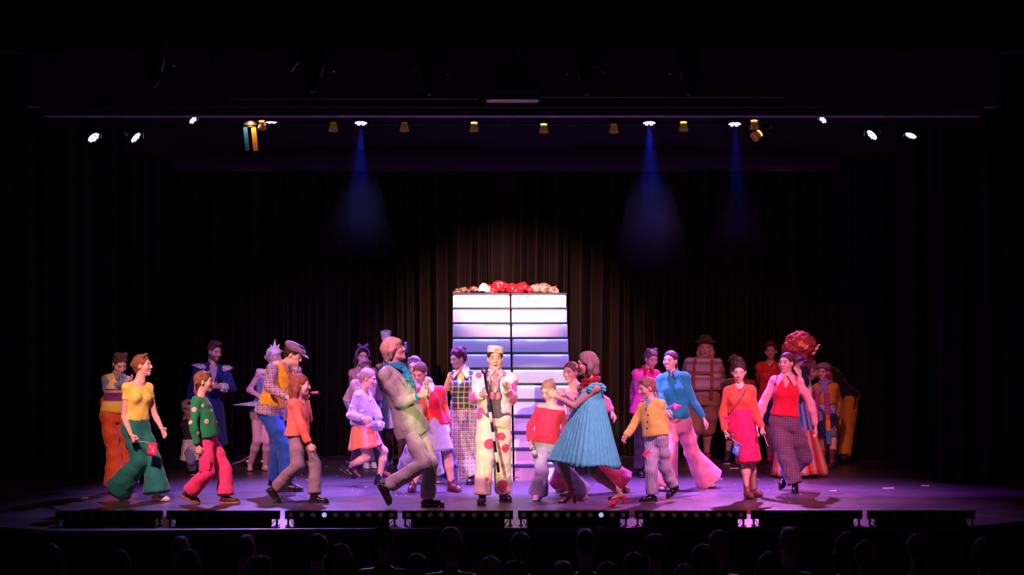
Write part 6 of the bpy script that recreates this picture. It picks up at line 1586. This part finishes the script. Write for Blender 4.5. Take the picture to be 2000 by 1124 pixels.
AUD = [ # px, top py, distance, hair, sex, hair colour
 (98, 1063, 19.4, 'long', 'f', BR), (352, 1051, 19.6, 'short', 'm', GY), (480, 1048, 19.8, 'short', 'm', DK), (621, 1044, 19.4, 'backhead', 'm', DK), (750, 1025, 19.3, 'topbun', 'f', DK), (880, 1034, 19.5, 'bob', 'f', BR), (1016, 1041, 19.4, 'backhead', 'm', DK), (1143, 1036, 19.4, 'short', 'm', DK), (1279, 1047, 19.4, 'curly', 'f', BR), (1404, 1037, 19.4, 'backhead', 'm', GY), (1541, 1033, 19.5, 'short', 'm', BR), (1655, 1040, 19.4, 'long', 'f', DK), (1790, 1044, 19.4, 'pony', 'f', DK), (1922, 1054, 19.4, 'bob', 'f', BR),
 (232, 1079, 18.2, 'bob', 'f', DK), (368, 1078, 18.2, 'bob', 'f', BR), (510, 1090, 18.1, 'curly', 'f', DK), (664, 1067, 18.2, 'bob', 'f', BR), (814, 1082, 18.1, 'lowbun', 'f', BR), (957, 1088, 18.1, 'backhead', 'm', BL), (1100, 1099, 18.0, 'short', 'm', DK), (1238, 1080, 18.2, 'backhead', 'm', DK), (1372, 1068, 18.2, 'bob', 'f', DK), (1502, 1079, 18.2, 'long', 'f', BR), (1690, 1056, 18.3, 'pony', 'f', RD),
 (1006, 1100, 17.2, 'curly', 'f', DK), (1186, 1099, 17.2, 'backhead', 'm', GY), (1337, 1103, 17.2, 'backhead', 'm', BL)]
ORD = ['first', 'second', 'third', 'fourth', 'fifth', 'sixth', 'seventh', 'eighth', 'ninth', 'tenth', 'eleventh', 'twelfth', 'thirteenth', 'fourteenth']
cnt = {}
HN = {'long': 'long-haired', 'short': 'short-haired', 'backhead': 'smooth-haired', 'topbun': 'bun-wearing', 'bob': 'bob-haired', 'curly': 'curly-haired', 'pony': 'ponytailed', 'lowbun': 'low-bun'}
for px, py, d, hs, sx, hc in AUD:
    row = 'front row' if d > 19 else 'second row' if d > 17.5 else 'third row'
    k = cnt.get(row, 0); cnt[row] = k + 1
    top = at(px, py, d); sc = 1.0
    hz_ = top.z - .125 * sc
    o = link('person', SPM[sx], skin_mat('audience', SKIN['fair']), None, (top.x, top.y, hz_)); o.rotation_euler.z = r_.uniform(-.25, .25)
    tag(o, '%s spectator seen from behind, %s from the left in the %s' % (HN[hs], ORD[k], row), 'person', 'spectators in the %s' % row)
    if hs not in HAIRS: HAIRS[hs] = hair_mesh(hs)
    h = link('hair', HAIRS[hs], hair_mat('aud_%s_%d' % (hs, hc[0] * 1000), hc), o); h.rotation_euler.z = math.pi
    st = empty('theatre_seat', (top.x, top.y - .22, hz_ - .80)); tag(st, 'dull red theatre seat of the %s spectator in the %s' % (ORD[k], row), 'seat', 'theatre seats of the %s' % row)
    link('backrest', seat_parts['backrest'], M_SEAT, st, (0, -.03, .40)); link('cushion', seat_parts['cushion'], M_SEAT, st, (0, .02, .42))
    for q in (-1, 1): link('leg', LEGM, M_SEATP, st, (q * .24, .14, -.05))

# ------------------------------------------------------------------ haze inside the blue beams
def haze(px, py, aim, length, half, dens, label):
    p = at(px, py, DV); d = Vector(aim).normalized(); r0 = .07
    mb = MB().tube([(0, 0, -.03), (0, 0, -length)], [r0, r0 + math.tan(math.radians(half)) * length], 32)
    o = mb.build('haze', None, None, True) if False else link('haze', mb.mesh('haze', True), None, None, p)
    o.matrix_basis = Matrix.Translation(p) @ d.to_track_quat('-Z', 'Y').to_matrix().to_4x4()
    m = bpy.data.materials.new('haze'); m.use_nodes = True; nt = m.node_tree; nt.nodes.remove(nt.nodes['Principled BSDF'])
    vs = nt.nodes.new('ShaderNodeVolumeScatter'); vs.inputs['Anisotropy'].default_value = .2
    tc = nt.nodes.new('ShaderNodeTexCoord'); sx = nt.nodes.new('ShaderNodeSeparateXYZ'); nt.links.new(tc.outputs['Object'], sx.inputs[0])
    mr = nt.nodes.new('ShaderNodeMapRange'); mr.inputs['From Min'].default_value = -length; mr.inputs['From Max'].default_value = -length * .35; mr.inputs['To Min'].default_value = 0; mr.inputs['To Max'].default_value = 1
    mr.interpolation_type = 'SMOOTHSTEP'
    nt.links.new(sx.outputs[2], mr.inputs['Value'])
    nz = nt.nodes.new('ShaderNodeTexNoise'); nz.inputs['Scale'].default_value = 2.5; nt.links.new(tc.outputs['Object'], nz.inputs['Vector'])
    m1 = nt.nodes.new('ShaderNodeMath'); m1.operation = 'MULTIPLY'; nt.links.new(mr.outputs[0], m1.inputs[0]); nt.links.new(nz.outputs[0], m1.inputs[1])
    m2 = nt.nodes.new('ShaderNodeMath'); m2.operation = 'MULTIPLY'; nt.links.new(m1.outputs[0], m2.inputs[0]); m2.inputs[1].default_value = dens * 2
    nt.links.new(m2.outputs[0], vs.inputs['Density']); nt.links.new(vs.outputs[0], nt.nodes['Material Output'].inputs['Volume'])
    o.data.materials.append(m); tag(o, label, 'haze', kind='stuff')
haze(705, 241, (0, -.36, -1), 1.75, 13, .05, 'blue lit haze below the lamp over the suit man')
haze(1268, 241, (0, -.36, -1), 1.95, 13, .05, 'blue lit haze below the lamp over the yellow cardigan girl')
haze(1435, 243, (0, -.36, -1), 1.75, 10, .04, 'blue lit haze below the lamp over the knit cap performer')
print('LIMBS', CHECK)
